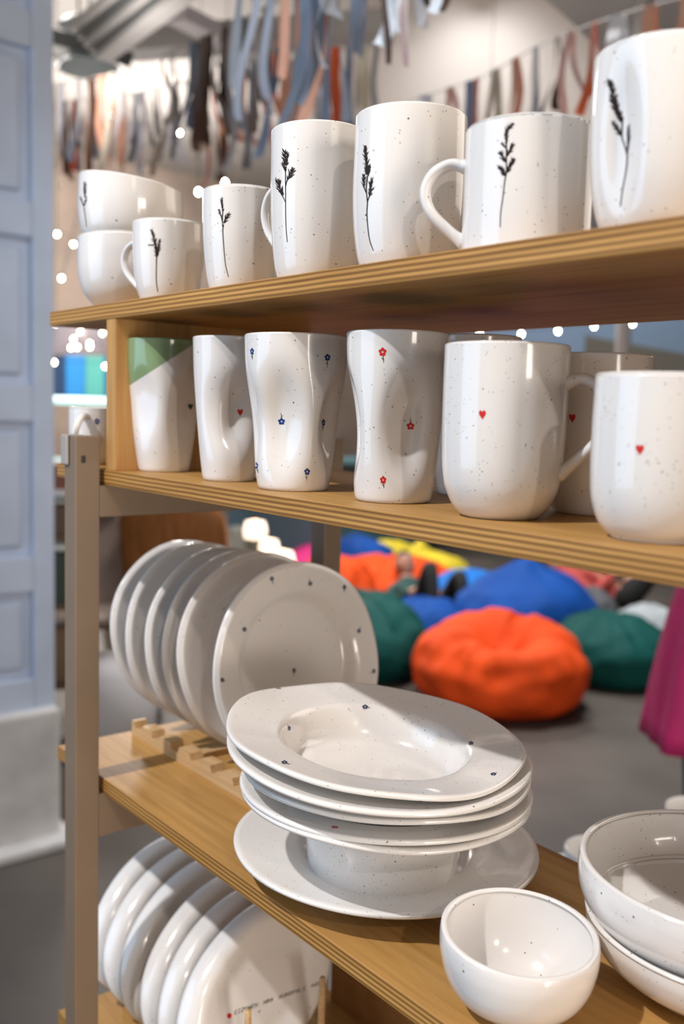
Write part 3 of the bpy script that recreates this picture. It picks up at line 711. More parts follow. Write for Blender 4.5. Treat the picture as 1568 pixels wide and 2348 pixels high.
# lettering on the front oval plate
FONT = {'E': [[(1, 0), (0, 0), (0, 1), (1, 1)], [(0, .5), (.8, .5)]], 'I': [[(.5, 0), (.5, 1)], [(.1, 0), (.9, 0)], [(.1, 1), (.9, 1)]], 'O': [[(.5, 0), (0, .3), (.1, .8), (.5, 1), (1, .7), (.9, .2), (.5, 0)]], 'N': [[(0, 0), (0, 1), (1, 0), (1, 1)]],
        'R': [[(0, 0), (0, 1), (.9, .9), (.9, .6), (0, .5)], [(.3, .5), (1, 0)]], 'A': [[(0, 0), (.5, 1), (1, 0)], [(.2, .4), (.8, .4)]], 'U': [[(0, 1), (0, .2), (.5, 0), (1, .2), (1, 1)]], 'P': [[(0, 0), (0, 1), (.9, .9), (.9, .5), (0, .45)]],
        'L': [[(0, 1), (0, 0), (.9, 0)], ], 'S': [[(1, .9), (.3, 1), (.1, .7), (.9, .35), (.6, 0), (0, .1)]], 'W': [[(0, 1), (.25, 0), (.5, .7), (.75, 0), (1, 1)]], "'": [[(.3, 1), (.7, .8)]], 'Z': [[(0, 1), (1, 1), (0, 0), (1, 0)]], '/': [[(0, 0), (1, 1.3)]]}
p_ = Print(po); x_, y_ = 537.0, 2326.0; ux, uy = 0.945, -0.327
for ch in "EIZOWEN  NRA 'AUNDPALS  NONU/".replace('D', 'O'):
    for stf in FONT.get(ch, []):
        q_ = [(x_+a*6.0*ux+b*2.0, y_+a*6.0*uy-b*9.0) for a, b in stf]
        for s0_, s1_ in zip(q_[:-1], q_[1:]): p_.stroke([s0_, s1_], 1.5, 1.3, 3)
    adv = 8.2 if ch not in " '" else 6.5
    x_ += adv*ux; y_ += adv*uy
p_.done('lettering', mat('letter_ink', (0.03, 0.035, 0.025), 0.4))
p2 = Print(po); p2.blob(525.5, 2329, 5.5, 6.5, 0.3, 14); p2.done('red_dot', RED)

# ------------------------------------------------------------------ bean bags
def beanbag(label, c, R, Hh, color, seed, dent=0.25, peak=0.0, mname=None, sq=1.0, dent_off=(0, 0), folds=1.0):
    rnd = random.Random(seed); m_ = mat(mname, color, 0.75, var=0.12, vscale=3, bump=0.35, bscale=9, spec=0.25)
    bm = bmesh.new(); bmesh.ops.create_icosphere(bm, subdivisions=5, radius=1.0)
    off = Vector((rnd.uniform(-9, 9), rnd.uniform(-9, 9), rnd.uniform(-9, 9)))
    for v in bm.verts:
        d = v.co.normalized(); x, y, z = d
        rr = 1.0+0.09*noise.noise(d*1.3+off)+0.05*noise.noise(d*3.1+off)
        # creases running from the crown
        az = math.atan2(y-dent_off[1], x-dent_off[0])
        crease = (abs(noise.noise(Vector((math.cos(az)*2.2, math.sin(az)*2.2, z*0.7))+off))*-0.16+0.02)*folds
        rr += crease*max(0.0, 0.35+z)
        q = Vector((x*rr, y*rr*sq, 0)); rad = math.hypot(x, y)
        zz = z*rr
        hgt = 0.5*(1+zz) if zz > -1 else 0
        hgt = max(0.0, (zz+0.72)/1.72)
        if zz < -0.72: hgt = 0.0
        e = math.hypot(x-dent_off[0], y-dent_off[1])
        hgt -= dent*math.exp(-(e/0.38)**2)*(1 if z > 0 else 0)
        hgt += peak*math.exp(-(e/0.25)**2)*(1 if z > 0 else 0)
        spread = 1.0+0.10*(1-min(1, max(0, hgt)))-(0.12 if zz < -0.72 else 0)*(1+zz)/0.28*0
        if zz < -0.72: spread *= 0.86
        v.co = Vector((q.x*spread*R, q.y*spread*R, max(0.0, hgt)*Hh))
    me = bpy.data.meshes.new('bean_bag'); bm.to_mesh(me); bm.free()
    me.polygons.foreach_set('use_smooth', [True]*len(me.polygons))
    r0 = root('bean_bag', (c[0], c[1], 0.0), label, 'bean bag', 'bean bags on the lounge floor')
    body = link('cover', me, m_, r0)
    # piping seam over the crown and a carry loop
    bv = BVHTree.FromPolygons([v.co for v in me.vertices], [p.vertices[:] for p in me.polygons])
    a0 = rnd.uniform(0, PI); pts = []
    for t in np.linspace(-0.93, 0.93, 30):
        h_ = bv.ray_cast(Vector((math.cos(a0)*t*R, math.sin(a0)*t*R, 3)), Vector((0, 0, -1)))
        if h_[0] is not None: pts.append(np.array(h_[0])+np.array([0, 0, 0.002]))
    if len(pts) > 4:
        V, F = tube(np.array(pts)+np.array([c[0], c[1], 0]), 0.006, 6); mk('seam', V, F, m_, r0)
    return r0
def bag(label, x, y, d, R, Hh, col, seed, mname, **k):
    p = at(x, y, d); return beanbag(label, p, R, Hh, col, seed, mname=mname, **k)
ORANGE = (0.74, 0.070, 0.005); GREEN = (0.0, 0.062, 0.055); BLUEC = (0.001, 0.062, 0.31); YEL = (0.62, 0.50, 0.03); PINK = (0.62, 0.03, 0.20)
bag('bright orange bean bag slumped in front of all the others', 1150, 1500, 5.02, 0.43, 0.50, ORANGE, 3, 'orange_canvas', dent=0.40, dent_off=(0.22, -0.18), folds=2.0)
bag('dark green bean bag right of the front orange one', 1398, 1480, 5.55, 0.33, 0.4, GREEN, 4, 'green_canvas', dent=0.10, folds=1.4)
bag('dark green bean bag half hidden behind the standing dinner plate', 830, 1460, 5.55, 0.37, 0.47, GREEN, 5, 'green_canvas', dent=0.05)
bag('small blue bean bag between the orange pair', 980, 1400, 6.0, 0.27, 0.37, BLUEC, 6, 'blue_canvas', dent=0.05)
bag('big blue bean bag peaked like a hill behind the front orange one', 1205, 1370, 6.35, 0.45, 0.5, BLUEC, 7, 'blue_canvas', dent=-0.05, peak=0.12, folds=0.5)
bag('orange bean bag behind the reclining child', 890, 1340, 7.75, 0.52, 0.37, ORANGE, 8, 'orange_canvas', dent=0.10)
bag('orange bean bag showing just above the front dinner plate rim', 770, 1340, 7.0, 0.30, 0.46, ORANGE, 18, 'orange_canvas', dent=0.0)
bag('far blue bean bag above the orange ones, next to the rear post', 815, 1280, 8.6, 0.36, 0.38, BLUEC, 9, 'blue_canvas', dent=0.0, peak=0.1)
bag('pink bean bag beside the rear steel post', 716, 1280, 8.4, 0.28, 0.37, PINK, 10, 'pink_canvas', dent=0.0)
bag('yellow bean bag with a pointed crown behind the child', 985, 1290, 8.6, 0.34, 0.27, YEL, 11, 'yellow_canvas', dent=0.0, peak=0.42, dent_off=(-.2, -.2), folds=1.6)
bag('pale yellow bean bag left of the child', 890, 1290, 9.2, 0.30, 0.28, YEL, 12, 'yellow_canvas', dent=0.0)
bag('bright blue bean bag behind the knees of the child', 1085, 1320, 7.3, 0.32, 0.33, (0.01, 0.16, 0.55), 13, 'light_blue_canvas', dent=0.02)
bag('grey bean bag behind the big blue one', 1352, 1360, 6.55, 0.19, 0.36, (0.10, 0.10, 0.11), 14, 'grey_canvas', dent=0.0)
bag('pale grey bean bag beside the magenta apron', 1492, 1420, 6.1, 0.24, 0.33, (0.36, 0.40, 0.42), 15, 'pale_grey_canvas', dent=0.0)

# ------------------------------------------------------------------ people
SKIN = mat('skin', (0.50, 0.27, 0.19), 0.55)
def figure(name, label, J, clothes, hair_col, face_dir, head_c, head_r=0.105, apron=None):
    """one continuous skinned body from joints J {name:(pos, radius)}; clothes: list of (material, joint names)"""
    names = list(J); idx = {n: i for i, n in enumerate(names)}
    E = [('pelvis', 'waist'), ('waist', 'chest'), ('chest', 'neck'), ('neck', 'headb')]
    for s in 'LR':
        E += [('chest', 'sh'+s), ('sh'+s, 'el'+s), ('el'+s, 'wr'+s), ('wr'+s, 'pa'+s), ('pelvis', 'hi'+s), ('hi'+s, 'kn'+s), ('kn'+s, 'an'+s), ('an'+s, 'to'+s)]
    V = [J[n][0] for n in names]; rad = [J[n][1] for n in names]; EE = [(idx[a], idx[b_]) for a, b_ in E]
    tagj = list(names)
    for s in 'LR':       # five fingers
        w_, p_ = np.array(J['wr'+s][0]), np.array(J['pa'+s][0]); d = p_-w_; L = np.linalg.norm(d)+1e-6; d /= L
        sd = np.cross(d, (0.3, 0.2, 0.9)); sd /= np.linalg.norm(sd); nn = np.cross(sd, d)
        for k, (o_, ln) in enumerate(((-0.032, 0.055), (-0.012, 0.07), (0.010, 0.075), (0.030, 0.066), (0.048, 0.05))):
            b0 = p_+sd*o_*0.8 if k else w_+d*L*0.5+sd*-0.035
            dirf = d if k else (d*0.6-sd*0.8)
            a1 = b0+dirf*ln*0.55; a2 = a1+dirf*ln*0.4-nn*ln*0.25
            i0 = len(V); V += [tuple(a1), tuple(a2)]; rad += [0.010, 0.008]; tagj += ['pa'+s]*2
            EE += [(idx['pa'+s], i0), (i0, i0+1)]
    me = bpy.data.meshes.new('body'); me.from_pydata([tuple(map(float, v)) for v in V], EE, []); me.update()
    ob = bpy.data.objects.new('tmp_body', me); COL.objects.link(ob)
    sk = ob.modifiers.new('skin', 'SKIN'); sk.use_smooth_shade = True
    for i, sv in enumerate(me.skin_vertices[0].data):
        sv.radius = (rad[i], rad[i]); sv.use_root = (i == idx['pelvis'])
    ob.modifiers.new('sub', 'SUBSURF').levels = 2
    dg = bpy.context.evaluated_depsgraph_get(); ev = ob.evaluated_get(dg); m2 = bpy.data.meshes.new_from_object(ev)
    bpy.data.objects.remove(ob, do_unlink=True)
    W = np.array([v.co for v in m2.vertices]); F = [tuple(p.vertices) for p in m2.polygons]
    base = np.array([J['pelvis'][0][0], J['pelvis'][0][1], max(0.0, W[:, 2].min())])
    r0 = root(name, base, label, 'person')
    ms = [SKIN]+[c[0] for c in clothes]
    jp = np.array(V); C_ = np.array([W[list(f)].mean(0) for f in F])
    seg = [(jp[a], jp[b_], tagj[a], tagj[b_]) for a, b_ in EE]
    mi = []
    for c in C_:
        best, bi, bt = 1e9, None, 0
        for a, b_, ta, tb in seg:
            ab = b_-a; t = min(1, max(0, (c-a)@ab/(ab@ab+1e-9))); dd = np.linalg.norm(c-a-ab*t)
            if dd < best: best, bi, bt = dd, (ta, tb), t
        key = bi[0]+'-'+bi[1]; k = 0
        for q, (mm, segs) in enumerate(clothes):
            if any((sg == key) for sg in segs): k = q+1
        mi.append(k)
    mk('body', W, F, ms, r0, matidx=mi)
    # head with nose, ears, eyes, hair
    f = np.array(face_dir, float); f /= np.linalg.norm(f); up = np.array(J['headb'][0])-np.array(J['neck'][0]); up /= np.linalg.norm(up)
    sd = np.cross(up, f); sd /= np.linalg.norm(sd); f = np.cross(sd, up)
    hc = np.array(head_c); bm = bmesh.new(); bmesh.ops.create_uvsphere(bm, u_segments=28, v_segments=20, radius=1)
    HV = []
    for v in bm.verts:
        x, y, z = v.co
        w_ = 0.78-0.16*max(0, -z); dpt = 0.95-0.05*max(0, -z)
        fwd = y*dpt
        nose = 0.22*math.exp(-((x/0.14)**2+((z+0.12)/0.22)**2))*(1 if y > 0 else 0)
        eye = -0.07*(math.exp(-(((abs(x)-0.33)/0.15)**2+((z-0.02)/0.1)**2)))*(1 if y > 0 else 0)
        chin = 0.08*math.exp(-((x/0.25)**2+((z+0.85)/0.2)**2))*(1 if y > 0 else 0)
        ear = 0.16*math.exp(-(((y+0.05)/0.12)**2+((z+0.05)/0.2)**2))*(1 if abs(x) > 0.8 else 0)
        HV.append(hc+head_r*(sd*(x*w_+math.copysign(ear, x))+f*(fwd+nose+eye+chin)+up*z*1.18))
    HF = [tuple(q.index for q in p.verts) for p in bm.faces]; 
    hd = mk('head', HV, HF, SKIN, r0)
    HH = []; keep = []
    for i, v in enumerate(bm.verts):
        x, y, z = v.co
        HH.append(hc+head_r*1.08*(sd*x*0.80+f*(y*0.98-0.03)+up*z*1.20))
    for p in bm.faces:
        c = p.calc_center_median()
        if c.z > 0.28 or (c.y < -0.05 and c.z > -0.55): keep.append(tuple(q.index for q in p.verts))
    mk('hair', HH, keep, mat('hair_'+name+str(hair_col[0]), hair_col, 0.7), hd)
    bm.free()
    EYE = mat('eye_dark', (0.03, 0.02, 0.02), 0.2); MOUTH = mat('lips', (0.38, 0.13, 0.10), 0.5)
    for s in (-1, 1):
        c = hc+head_r*(sd*0.26*s+f*0.86+up*0.03)
        V, F_ = tube(np.array([c-f*0.004, c+f*0.006]), np.array([0.011, 0.007]), 8); mk('eye', V, F_, EYE, hd)
    c = hc+head_r*(f*0.86-up*0.48); V, F_ = tube(np.array([c-sd*0.022, c, c+sd*0.022]), np.array([0.004, 0.007, 0.004]), 8); mk('mouth', V, F_, MOUTH, hd)
    return r0
def loc_frame(o, fwd):
    f = np.array([fwd[0], fwd[1], 0.0]); f /= np.linalg.norm(f); s = np.cross(f, (0, 0, 1.0))   # s = picture-independent right of the person
    return lambda a, b_, c: tuple(np.array([o[0], o[1], 0])+f*a+s*b_+np.array([0, 0, c]))
# reclining child on the far orange bag: looks towards the viewer, knees up
def recliner(name, label, o, fwd, shirt, trous, hair, sc=1.0, zb=0.30):
    Lf = loc_frame(o, fwd); g = lambda a, b_, c: Lf(a*sc, b_*sc, zb+c*sc)
    J = {'pelvis': (g(0.05, 0, 0.10), .115*sc), 'waist': (g(-0.10, 0, 0.14), .115*sc), 'chest': (g(-0.27, 0, 0.22), .125*sc), 'neck': (g(-0.40, 0, 0.30), .05*sc), 'headb': (g(-0.46, 0, 0.36), .055*sc)}
    for s, q in (('L', -1), ('R', 1)):
        J['sh'+s] = (g(-0.29, 0.17*q, 0.24), .062*sc); J['el'+s] = (g(-0.15, 0.27*q, 0.16), .046*sc); J['wr'+s] = (g(-0.02, 0.12*q, 0.27), .030*sc); J['pa'+s] = (g(0.03, 0.06*q, 0.30), .030*sc)
        J['hi'+s] = (g(0.10, 0.10*q, 0.09), .09*sc); J['kn'+s] = (g(0.40, 0.13*q, 0.54+0.04*q), .062*sc); J['an'+s] = (g(0.58, 0.13*q, 0.07), .042*sc); J['to'+s] = (g(0.74, 0.14*q, 0.035), .036*sc)
    top = ['pelvis-waist', 'waist-chest', 'chest-neck', 'chest-shL', 'chest-shR', 'shL-elL', 'shR-elR', 'elL-wrL', 'elR-wrR']
    bot = ['pelvis-hiL', 'pelvis-hiR', 'hiL-knL', 'hiR-knR', 'knL-anL', 'knR-anR']
    return figure(name, label, J, [(shirt, top), (trous, bot), (mat('dark_shoe', (0.02, 0.02, 0.02), 0.5), ['anL-toL', 'anR-toR'])], hair, np.array(g(1, 0, 0.5))-np.array(g(0, 0, 0)), np.array(g(-0.48, 0, 0.43)), 0.100*sc)
BLACKT = mat('black_trousers', (0.012, 0.013, 0.013), 0.8)
tow = -CW[:2]
pk = at(975, 1330, 6.85)
recliner('person', 'child in a dark green shirt and black trousers reclining on the far orange bean bag', pk, tow*0.9+CR[:2]*0.28, mat('dark_green_shirt', (0.01, 0.05, 0.045), 0.8), BLACKT, (0.05, 0.03, 0.02), 0.86, 0.0)
pk2 = at(1405, 1330, 7.05)
recliner('person', 'person in a red shirt and black trousers lying behind the big blue bean bag', pk2, CR[:2]*0.9+tow*0.15, mat('red_shirt', (0.42, 0.06, 0.05), 0.8), BLACKT, (0.03, 0.02, 0.015), 1.05, 0.10)
# standing person in a magenta apron dress at the right edge
ps = at(1688, 1500, 3.0); Lp = loc_frame(ps, -CR[:2]*0.3+CW[:2])
J = {'pelvis': (Lp(0, 0, .95), .125), 'waist': (Lp(0.01, 0, 1.08), .115), 'chest': (Lp(0, 0, 1.30), .13), 'neck': (Lp(0, 0, 1.47), .05), 'headb': (Lp(0.02, 0, 1.56), .055)}
for s, q in (('L', -1), ('R', 1)):
    J['sh'+s] = (Lp(0, .16*q, 1.37), .06); J['el'+s] = (Lp(.10, .20*q, 1.12), .045); J['wr'+s] = (Lp(.28, .09*q, 1.08), .030); J['pa'+s] = (Lp(.35, .05*q, 1.08), .032)
    J['hi'+s] = (Lp(0, .10*q, .90), .095); J['kn'+s] = (Lp(.01, .10*q, .49), .060); J['an'+s] = (Lp(-.02, .10*q, .09), .042); J['to'+s] = (Lp(.14, .12*q, .04), .036)
MAG = mat('magenta_cloth', (0.34, 0.006, 0.08), 0.75, var=0.15, vscale=4, bump=0.3, bscale=7)
pa_ = figure('person', 'standing person in a magenta apron and dark trousers at the right edge', J, [(mat('maroon_shirt', (0.30, 0.01, 0.06), 0.8), ['pelvis-waist', 'waist-chest', 'chest-neck', 'chest-shL', 'chest-shR', 'shL-elL', 'shR-elR']), (mat('dark_teal_trousers', (0.006, 0.016, 0.017), 0.8), ['pelvis-hiL', 'pelvis-hiR', 'hiL-knL', 'hiR-knR', 'knL-anL', 'knR-anR']), (mat('dark_shoe', (0.02, 0.02, 0.02), 0.5), ['anL-toL', 'anR-toR'])], (0.04, 0.025, 0.02), np.array(Lp(1, 0, 0))-np.array(Lp(0, 0, 0)), np.array(Lp(.02, 0, 1.62)), 0.105)
rows = []; NT = 72
for z, a, b_ in ((1.20, .135, .155), (1.10, .14, .165), (1.0, .165, .195), (.9, .19, .215), (.78, .21, .235), (.66, .225, .25), (.56, .235, .262), (.50, .24, .268)):
    ring = []
    for k in range(NT):
        t = 2*PI*k/NT; fold = 1+(0.055*math.sin(7*t+z*3)+0.03*math.sin(13*t))*max(0, (1.15-z))/0.65
        ring.append(Lp(a*fold*math.cos(t), b_*fold*math.sin(t), z))
    rows.append(ring)
V = np.array([p for r_ in rows for p in r_]); F = grid_faces(len(rows), NT)
V2 = V.copy(); cc = np.array(Lp(0, 0, 0))
for i in range(len(V2)): V2[i, :2] = cc[:2]+(V2[i, :2]-cc[:2])*0.985
n0 = len(V); F2 = [tuple(i+n0 for i in f[::-1]) for f in F]
edge = [( (len(rows)-1)*NT+j, (len(rows)-1)*NT+(j+1) % NT, n0+(len(rows)-1)*NT+(j+1) % NT, n0+(len(rows)-1)*NT+j) for j in range(NT)]
mk('apron_skirt', np.vstack([V, V2]), F+F2+edge, MAG, pa_)

# ------------------------------------------------------------------ ribbon garlands
RC = {'peach': (0.72, 0.36, 0.24), 'lilac': (0.55, 0.56, 0.62), 'slate': (0.16, 0.19, 0.25), 'brown': (0.085, 0.036, 0.02), 'pink': (0.66, 0.42, 0.38), 'cream': (0.56, 0.51, 0.41), 'grey': (0.37, 0.37, 0.39), 'orange': (0.66, 0.11, 0.025), 'blue': (0.20, 0.27, 0.42), 'salmon': (0.68, 0.27, 0.20), 'white': (0.72, 0.73, 0.76)}
for k_, v_ in RC.items(): mat('ribbon_'+k_, v_, 0.45, sheen=0.2, var=0.06, vscale=20)
def garland(label, ctrl, n, names, Lr, seed, wr=(0.022, 0.042), sag=0.0, fixed=None):
    rnd = random.Random(seed)
    P = catmull(np.array([at(*c) for c in ctrl]), 60)
    r0 = root('ribbon_garland', P[0]*0.5+P[-1]*0.5, label, 'garland', 'ribbon garlands under the ceiling')
    V, F = tube(P, 0.0035, 6); mk('cord', V, F, mat('cord', (0.55, 0.53, 0.50), 0.7), r0)
    us = np.linspace(0.01, 0.99, n)
    for i, u in enumerate(us):
        if fixed: u, cn, L, w = fixed[i]
        else:
            u = u+rnd.uniform(-.3, .3)/n; cn = names[rnd.randrange(len(names))]; L = rnd.uniform(*Lr); w = rnd.uniform(*wr)
        k = min(58, max(0, int(u*59))); p = P[k]; T = P[k+1]-P[k]; T /= np.linalg.norm(T); Th = np.array([T[0], T[1], 0]); Th /= np.linalg.norm(Th); Nh = np.cross(Th, (0, 0, 1))
        ph, ph2 = rnd.uniform(0, 6.3), rnd.uniform(0, 6.3); amp = rnd.uniform(.006, .035); tw0 = rnd.uniform(-.5, .5); tw1 = rnd.uniform(-1.3, 1.3); lean = rnd.uniform(-.06, .06)
        J_ = Join()
        for side, LL in ((1, L), (-1, L*rnd.uniform(.55, .98))):
            ns = 16; VV = []
            for j in range(ns+1):
                t = j/ns; s_ = t*LL
                c = p+np.array([0, 0, 0.004-s_])+Th*(amp*math.sin(ph+4.2*t)*t*1.6+lean*t*side)+Nh*(side*(0.005+0.02*t)+amp*1.2*math.sin(ph2+5*t)*t)
                a = tw0+tw1*t*t*side; d = Th*math.cos(a)+Nh*math.sin(a)
                wj = w*(1.0 if t < .97 else .9)
                VV += [c-d*wj/2+(np.array([0, 0, w*.35]) if j == ns else 0), c+d*wj/2]
            J_.add(VV, [(2*j, 2*j+1, 2*j+3, 2*j+2) for j in range(ns)])
            # fold over the cord
        J_.mk('ribbon', MATS['ribbon_'+cn], r0)
    return r0
mixL = ['peach', 'lilac', 'slate', 'brown', 'grey', 'cream', 'lilac', 'grey', 'peach', 'brown', 'blue', 'pink']
garland('long ribbon garland receding along the left side under the ceiling', [(112, 195, 5.6), (260, 168, 5.0), (420, 108, 4.3), (560, 40, 3.7), (790, -70, 3.0)], 34, mixL, (0.40, 0.60), 5, (0.03, 0.055))
garland('ribbon garland behind the long left one, dropping towards the far mugs', [(125, 235, 6.3), (300, 215, 5.8), (480, 170, 5.2), (660, 120, 4.8), (880, 105, 4.5)], 30, mixL+['salmon', 'orange', 'lilac'], (0.42, 0.62), 6, (0.03, 0.06))
garland('ribbon garland strung across the right half in front of the pale vault', [(640, 260, 5.6), (880, 258, 5.0), (960, 224, 4.8), (1100, 178, 4.5), (1250, 98, 4.1), (1420, 35, 3.7), (1620, -20, 3.3)], 16, mixL, (0.4, 0.5), 7,
        fixed=[(.10, 'salmon', .40, .05), (.20, 'brown', .30, .05), (.27, 'pink', .42, .05), (.36, 'lilac', .40, .06), (.43, 'pink', .42, .035), (.485, 'blue', .50, .045), (.50, 'salmon', .42, .03), (.545, 'cream', .48, .045), (.60, 'peach', .46, .05), (.645, 'lilac', .48, .05), (.70, 'brown', .42, .045), (.745, 'pink', .38, .03), (.78, 'orange', .36, .045), (.84, 'white', .2, .06), (.90, 'peach', .3, .05), (.97, 'peach', .3, .06)])
garland('near ribbon garland at the top edge with brightly lit tails', [(560, -150, 2.7), (800, -175, 2.35), (1000, -200, 2.2), (1180, -230, 2.1)], 12, mixL, (0.2, 0.3), 8,
        fixed=[(.02, 'grey', .42, .035), (.08, 'lilac', .50, .04), (.14, 'peach', .40, .03), (.22, 'slate', .52, .035), (.30, 'grey', .36, .04), (.38, 'slate', .34, .03), (.46, 'white', .31, .035), (.51, 'brown', .345, .022), (.555, 'pink', .36, .024), (.60, 'white', .27, .030), (.66, 'brown', .24, .03), (.76, 'white', .235, .03)])

# ------------------------------------------------------------------ string lights
def lights(label, pts, d, seed, col=(1.0, 0.80, 0.62), e=40.0, r=0.011):
    rnd = random.Random(seed); Q = np.array([at(x, y, d+rnd.uniform(-.3, .3)) for x, y in pts])
    r0 = root('string_lights', Q.mean(0), label, 'string lights', 'string lights in the hall')
    W = catmull(Q+np.array([0, 0, 0.03]), max(20, len(Q)*6)); V, F = tube(W, 0.003, 5); mk('wire', V, F, DARK, r0)
    for q in (W[0], W[-1]):
        V, F = tube(np.array([q, [q[0], q[1], 5.2]]), 0.0025, 5); mk('drop_wire', V, F, DARK, r0)
    m_ = mat('bulb_%d' % seed, (1, .9, .8), 0.4, emit=col, estr=e)
    for q in Q:
        bm = bmesh.new(); bmesh.ops.create_icosphere(bm, subdivisions=2, radius=r); V = [np.array(v.co)*np.array([1, 1, 1.35])+q for v in bm.verts]; F = [tuple(v.index for v in f.verts) for f in bm.faces]; bm.free()
        b = mk('bulb', V, F, m_, r0); V, F = tube(np.array([q+[0, 0, r], q+[0, 0, r+.016]]), 0.006, 8); mk('socket', V, F, DARK, b)
lights('cluster of warm fairy lights above the blue stall at the far left', [(128, 742), (131, 782), (146, 800), (163, 797), (168, 777), (177, 796), (184, 760), (201, 771), (206, 787), (206, 795), (228, 779), (235, 764), (243, 790), (124, 831), (241, 840)], 8.5, 1)
lights('fairy lights in front of the brown wall beside the stacked bowls', [(131, 537), (168, 560), (141, 638), (255, 265), (327, 288), (412, 305)], 8.0, 2, (1.0, 0.82, 0.66), 55)
lights('row of white fairy lights seen under the top board at the right', [(1100, 768), (1195, 766), (1279, 759), (1362, 748), (1450, 742)], 7.5, 3, (1.0, 0.88, 0.80), 55)
lights('pair of bright bulbs behind the small mugs', [(515, 419), (455, 440)], 7.0, 4, (1.0, 0.95, 0.9), 90, 0.013)

# ------------------------------------------------------------------ vault, beams and fixtures under the ceiling
VAULT = mat('vault_plaster', (0.66, 0.60, 0.55), 0.8)
def facing(c):      # horizontal basis facing the camera at c
    w_ = np.array([CAM[0]-c[0], CAM[1]-c[1], 0]); w_ /= np.linalg.norm(w_); return np.cross((0, 0, 1), w_), w_
vc = at(1020, 40, 7.4); rt, fw = facing(vc)
J_ = Join(); n_ = 40; VV = []
for dpt in (0.0, -0.5):
    for k in range(n_+1):
        t = k/n_; x_ = -0.70+1.95*t; zt_ = 4.95-0.75*max(0, (t-0.40)/0.60)**1.7
        for z_ in (3.75, zt_): VV.append(np.array([vc[0], vc[1], 0])+rt*x_+fw*dpt+np.array([0, 0, z_]))
m_ = 2*(n_+1); FF = []
for k in range(n_):
    a, b_, c_, d_ = 2*k, 2*k+2, 2*k+3, 2*k+1
    FF += [(a, b_, c_, d_), (a+m_, d_+m_, c_+m_, b_+m_), (d_, c_, c_+m_, d_+m_), (a, a+m_, b_+m_, b_)]
FF += [(0, 1, 1+m_, m_), (2*n_, 2*n_+m_, 2*n_+1+m_, 2*n_+1)]
vo = mk('trim_1', VV, FF, VAULT, smooth=False); tag(vo, kind='structure')
GREYB = mat('beam_grey', (0.33, 0.32, 0.31), 0.7); BEAMD = mat('beam_dark', (0.06, 0.065, 0.065), 0.6)
def bar(name, a, b_, w, h, m, parent=None):
    a = np.array(a, float); b_ = np.array(b_, float); d = b_-a; d /= np.linalg.norm(d); s = np.cross(d, (0, 0, 1)); s /= np.linalg.norm(s); u = np.cross(s, d)
    V = [q+s*i*w/2+u*j*h/2 for q in (a, b_) for i, j in ((-1, -1), (1, -1), (1, 1), (-1, 1))]
    return mk(name, V, [(0, 3, 2, 1), (4, 5, 6, 7), (0, 1, 5, 4), (1, 2, 6, 5), (2, 3, 7, 6), (3, 0, 4, 7)], m, parent, smooth=False)
fx = root('ceiling_fixture', at(320, 50, 6.0), 'long slotted ceiling light fixture at the upper left', 'ceiling light')
for k, (o_, mm) in enumerate(((-40, GREYB), (-14, BEAMD), (8, GREYB), (26, BEAMD), (46, GREYB))):
    bar('slat', at(205+o_*0.7, 95+o_*0.75, 6.0), at(405+o_*0.7, -60+o_*0.75, 4.6), 0.10, 0.05, mm, fx)
tag(bar('trim_2', at(130, 88, 7.0), at(280, 130, 6.6), 0.18, 0.10, BEAMD), kind='structure')
tag(bar('trim_3', at(130, 115, 7.3), at(900, 60, 6.9), 0.25, 0.16, GREYB), kind='structure')
tag(bar('trim_4', at(400, 30, 6.4), at(760, 210, 8.4), 0.16, 0.10, mat('beam_pale', (0.5, 0.48, 0.5), .7)), kind='structure')
PALE = mat('lamp_enamel', (0.46, 0.55, 0.56), 0.35)
for (x, y, d, rr_, lb) in ((180, 62, 6.6, .14, 'pale dome pendant lamp at the upper left beside the slotted fixture'), (205, 160, 7.0, .24, 'wide pale dome pendant lamp above the left ribbons')):
    c = at(x, y, d); r0 = root('pendant_lamp', c, lb, 'lamp', 'dome pendant lamps')
    P_ = [(0.02, .6), (.3, .55), (.7, .35), (.95, .05), (1, 0), (.97, 0), (.9, .05), (.65, .3), (.05, .5)]
    VV = []; 
    for r_, z_ in P_:
        for k in range(28): VV.append(c+np.array([rr_*r_*math.cos(2*PI*k/28), rr_*r_*math.sin(2*PI*k/28), rr_*z_]))
    mk('shade', VV, grid_faces(len(P_), 28), PALE, r0); V, F = tube(np.array([c+[0, 0, rr_*.55], [c[0], c[1], 5.2]]), 0.008, 6); mk('stem', V, F, BEAMD, r0)
pp = deep(1472, 40, 7.0, 0); V, F = tube(np.array([[pp[0], pp[1], 0], [pp[0], pp[1], 5.2]]), 0.055, 16); tag(mk('trim_5', V, F, mat('pipe_paint', (0.52, 0.50, 0.48), .5)), kind='structure')
for k, (a, b_, mm, w) in enumerate((((1000, 790, 9.5), (1600, 770, 8.0), mat('beam_blue', (0.22, 0.33, 0.48), .6), .30), ((1230, 775, 9.0), (1600, 850, 7.8), mat('beam_olive', (0.11, 0.105, 0.085), .7), .22), ((1300, 830, 9.4), (1620, 838, 9.0), mat('beam_blue', (0.2, .3, .5), .6), .12))):
    tag(bar('trim_%d' % (6+k), at(*a), at(*b_), 0.2, w, mm), kind='structure')

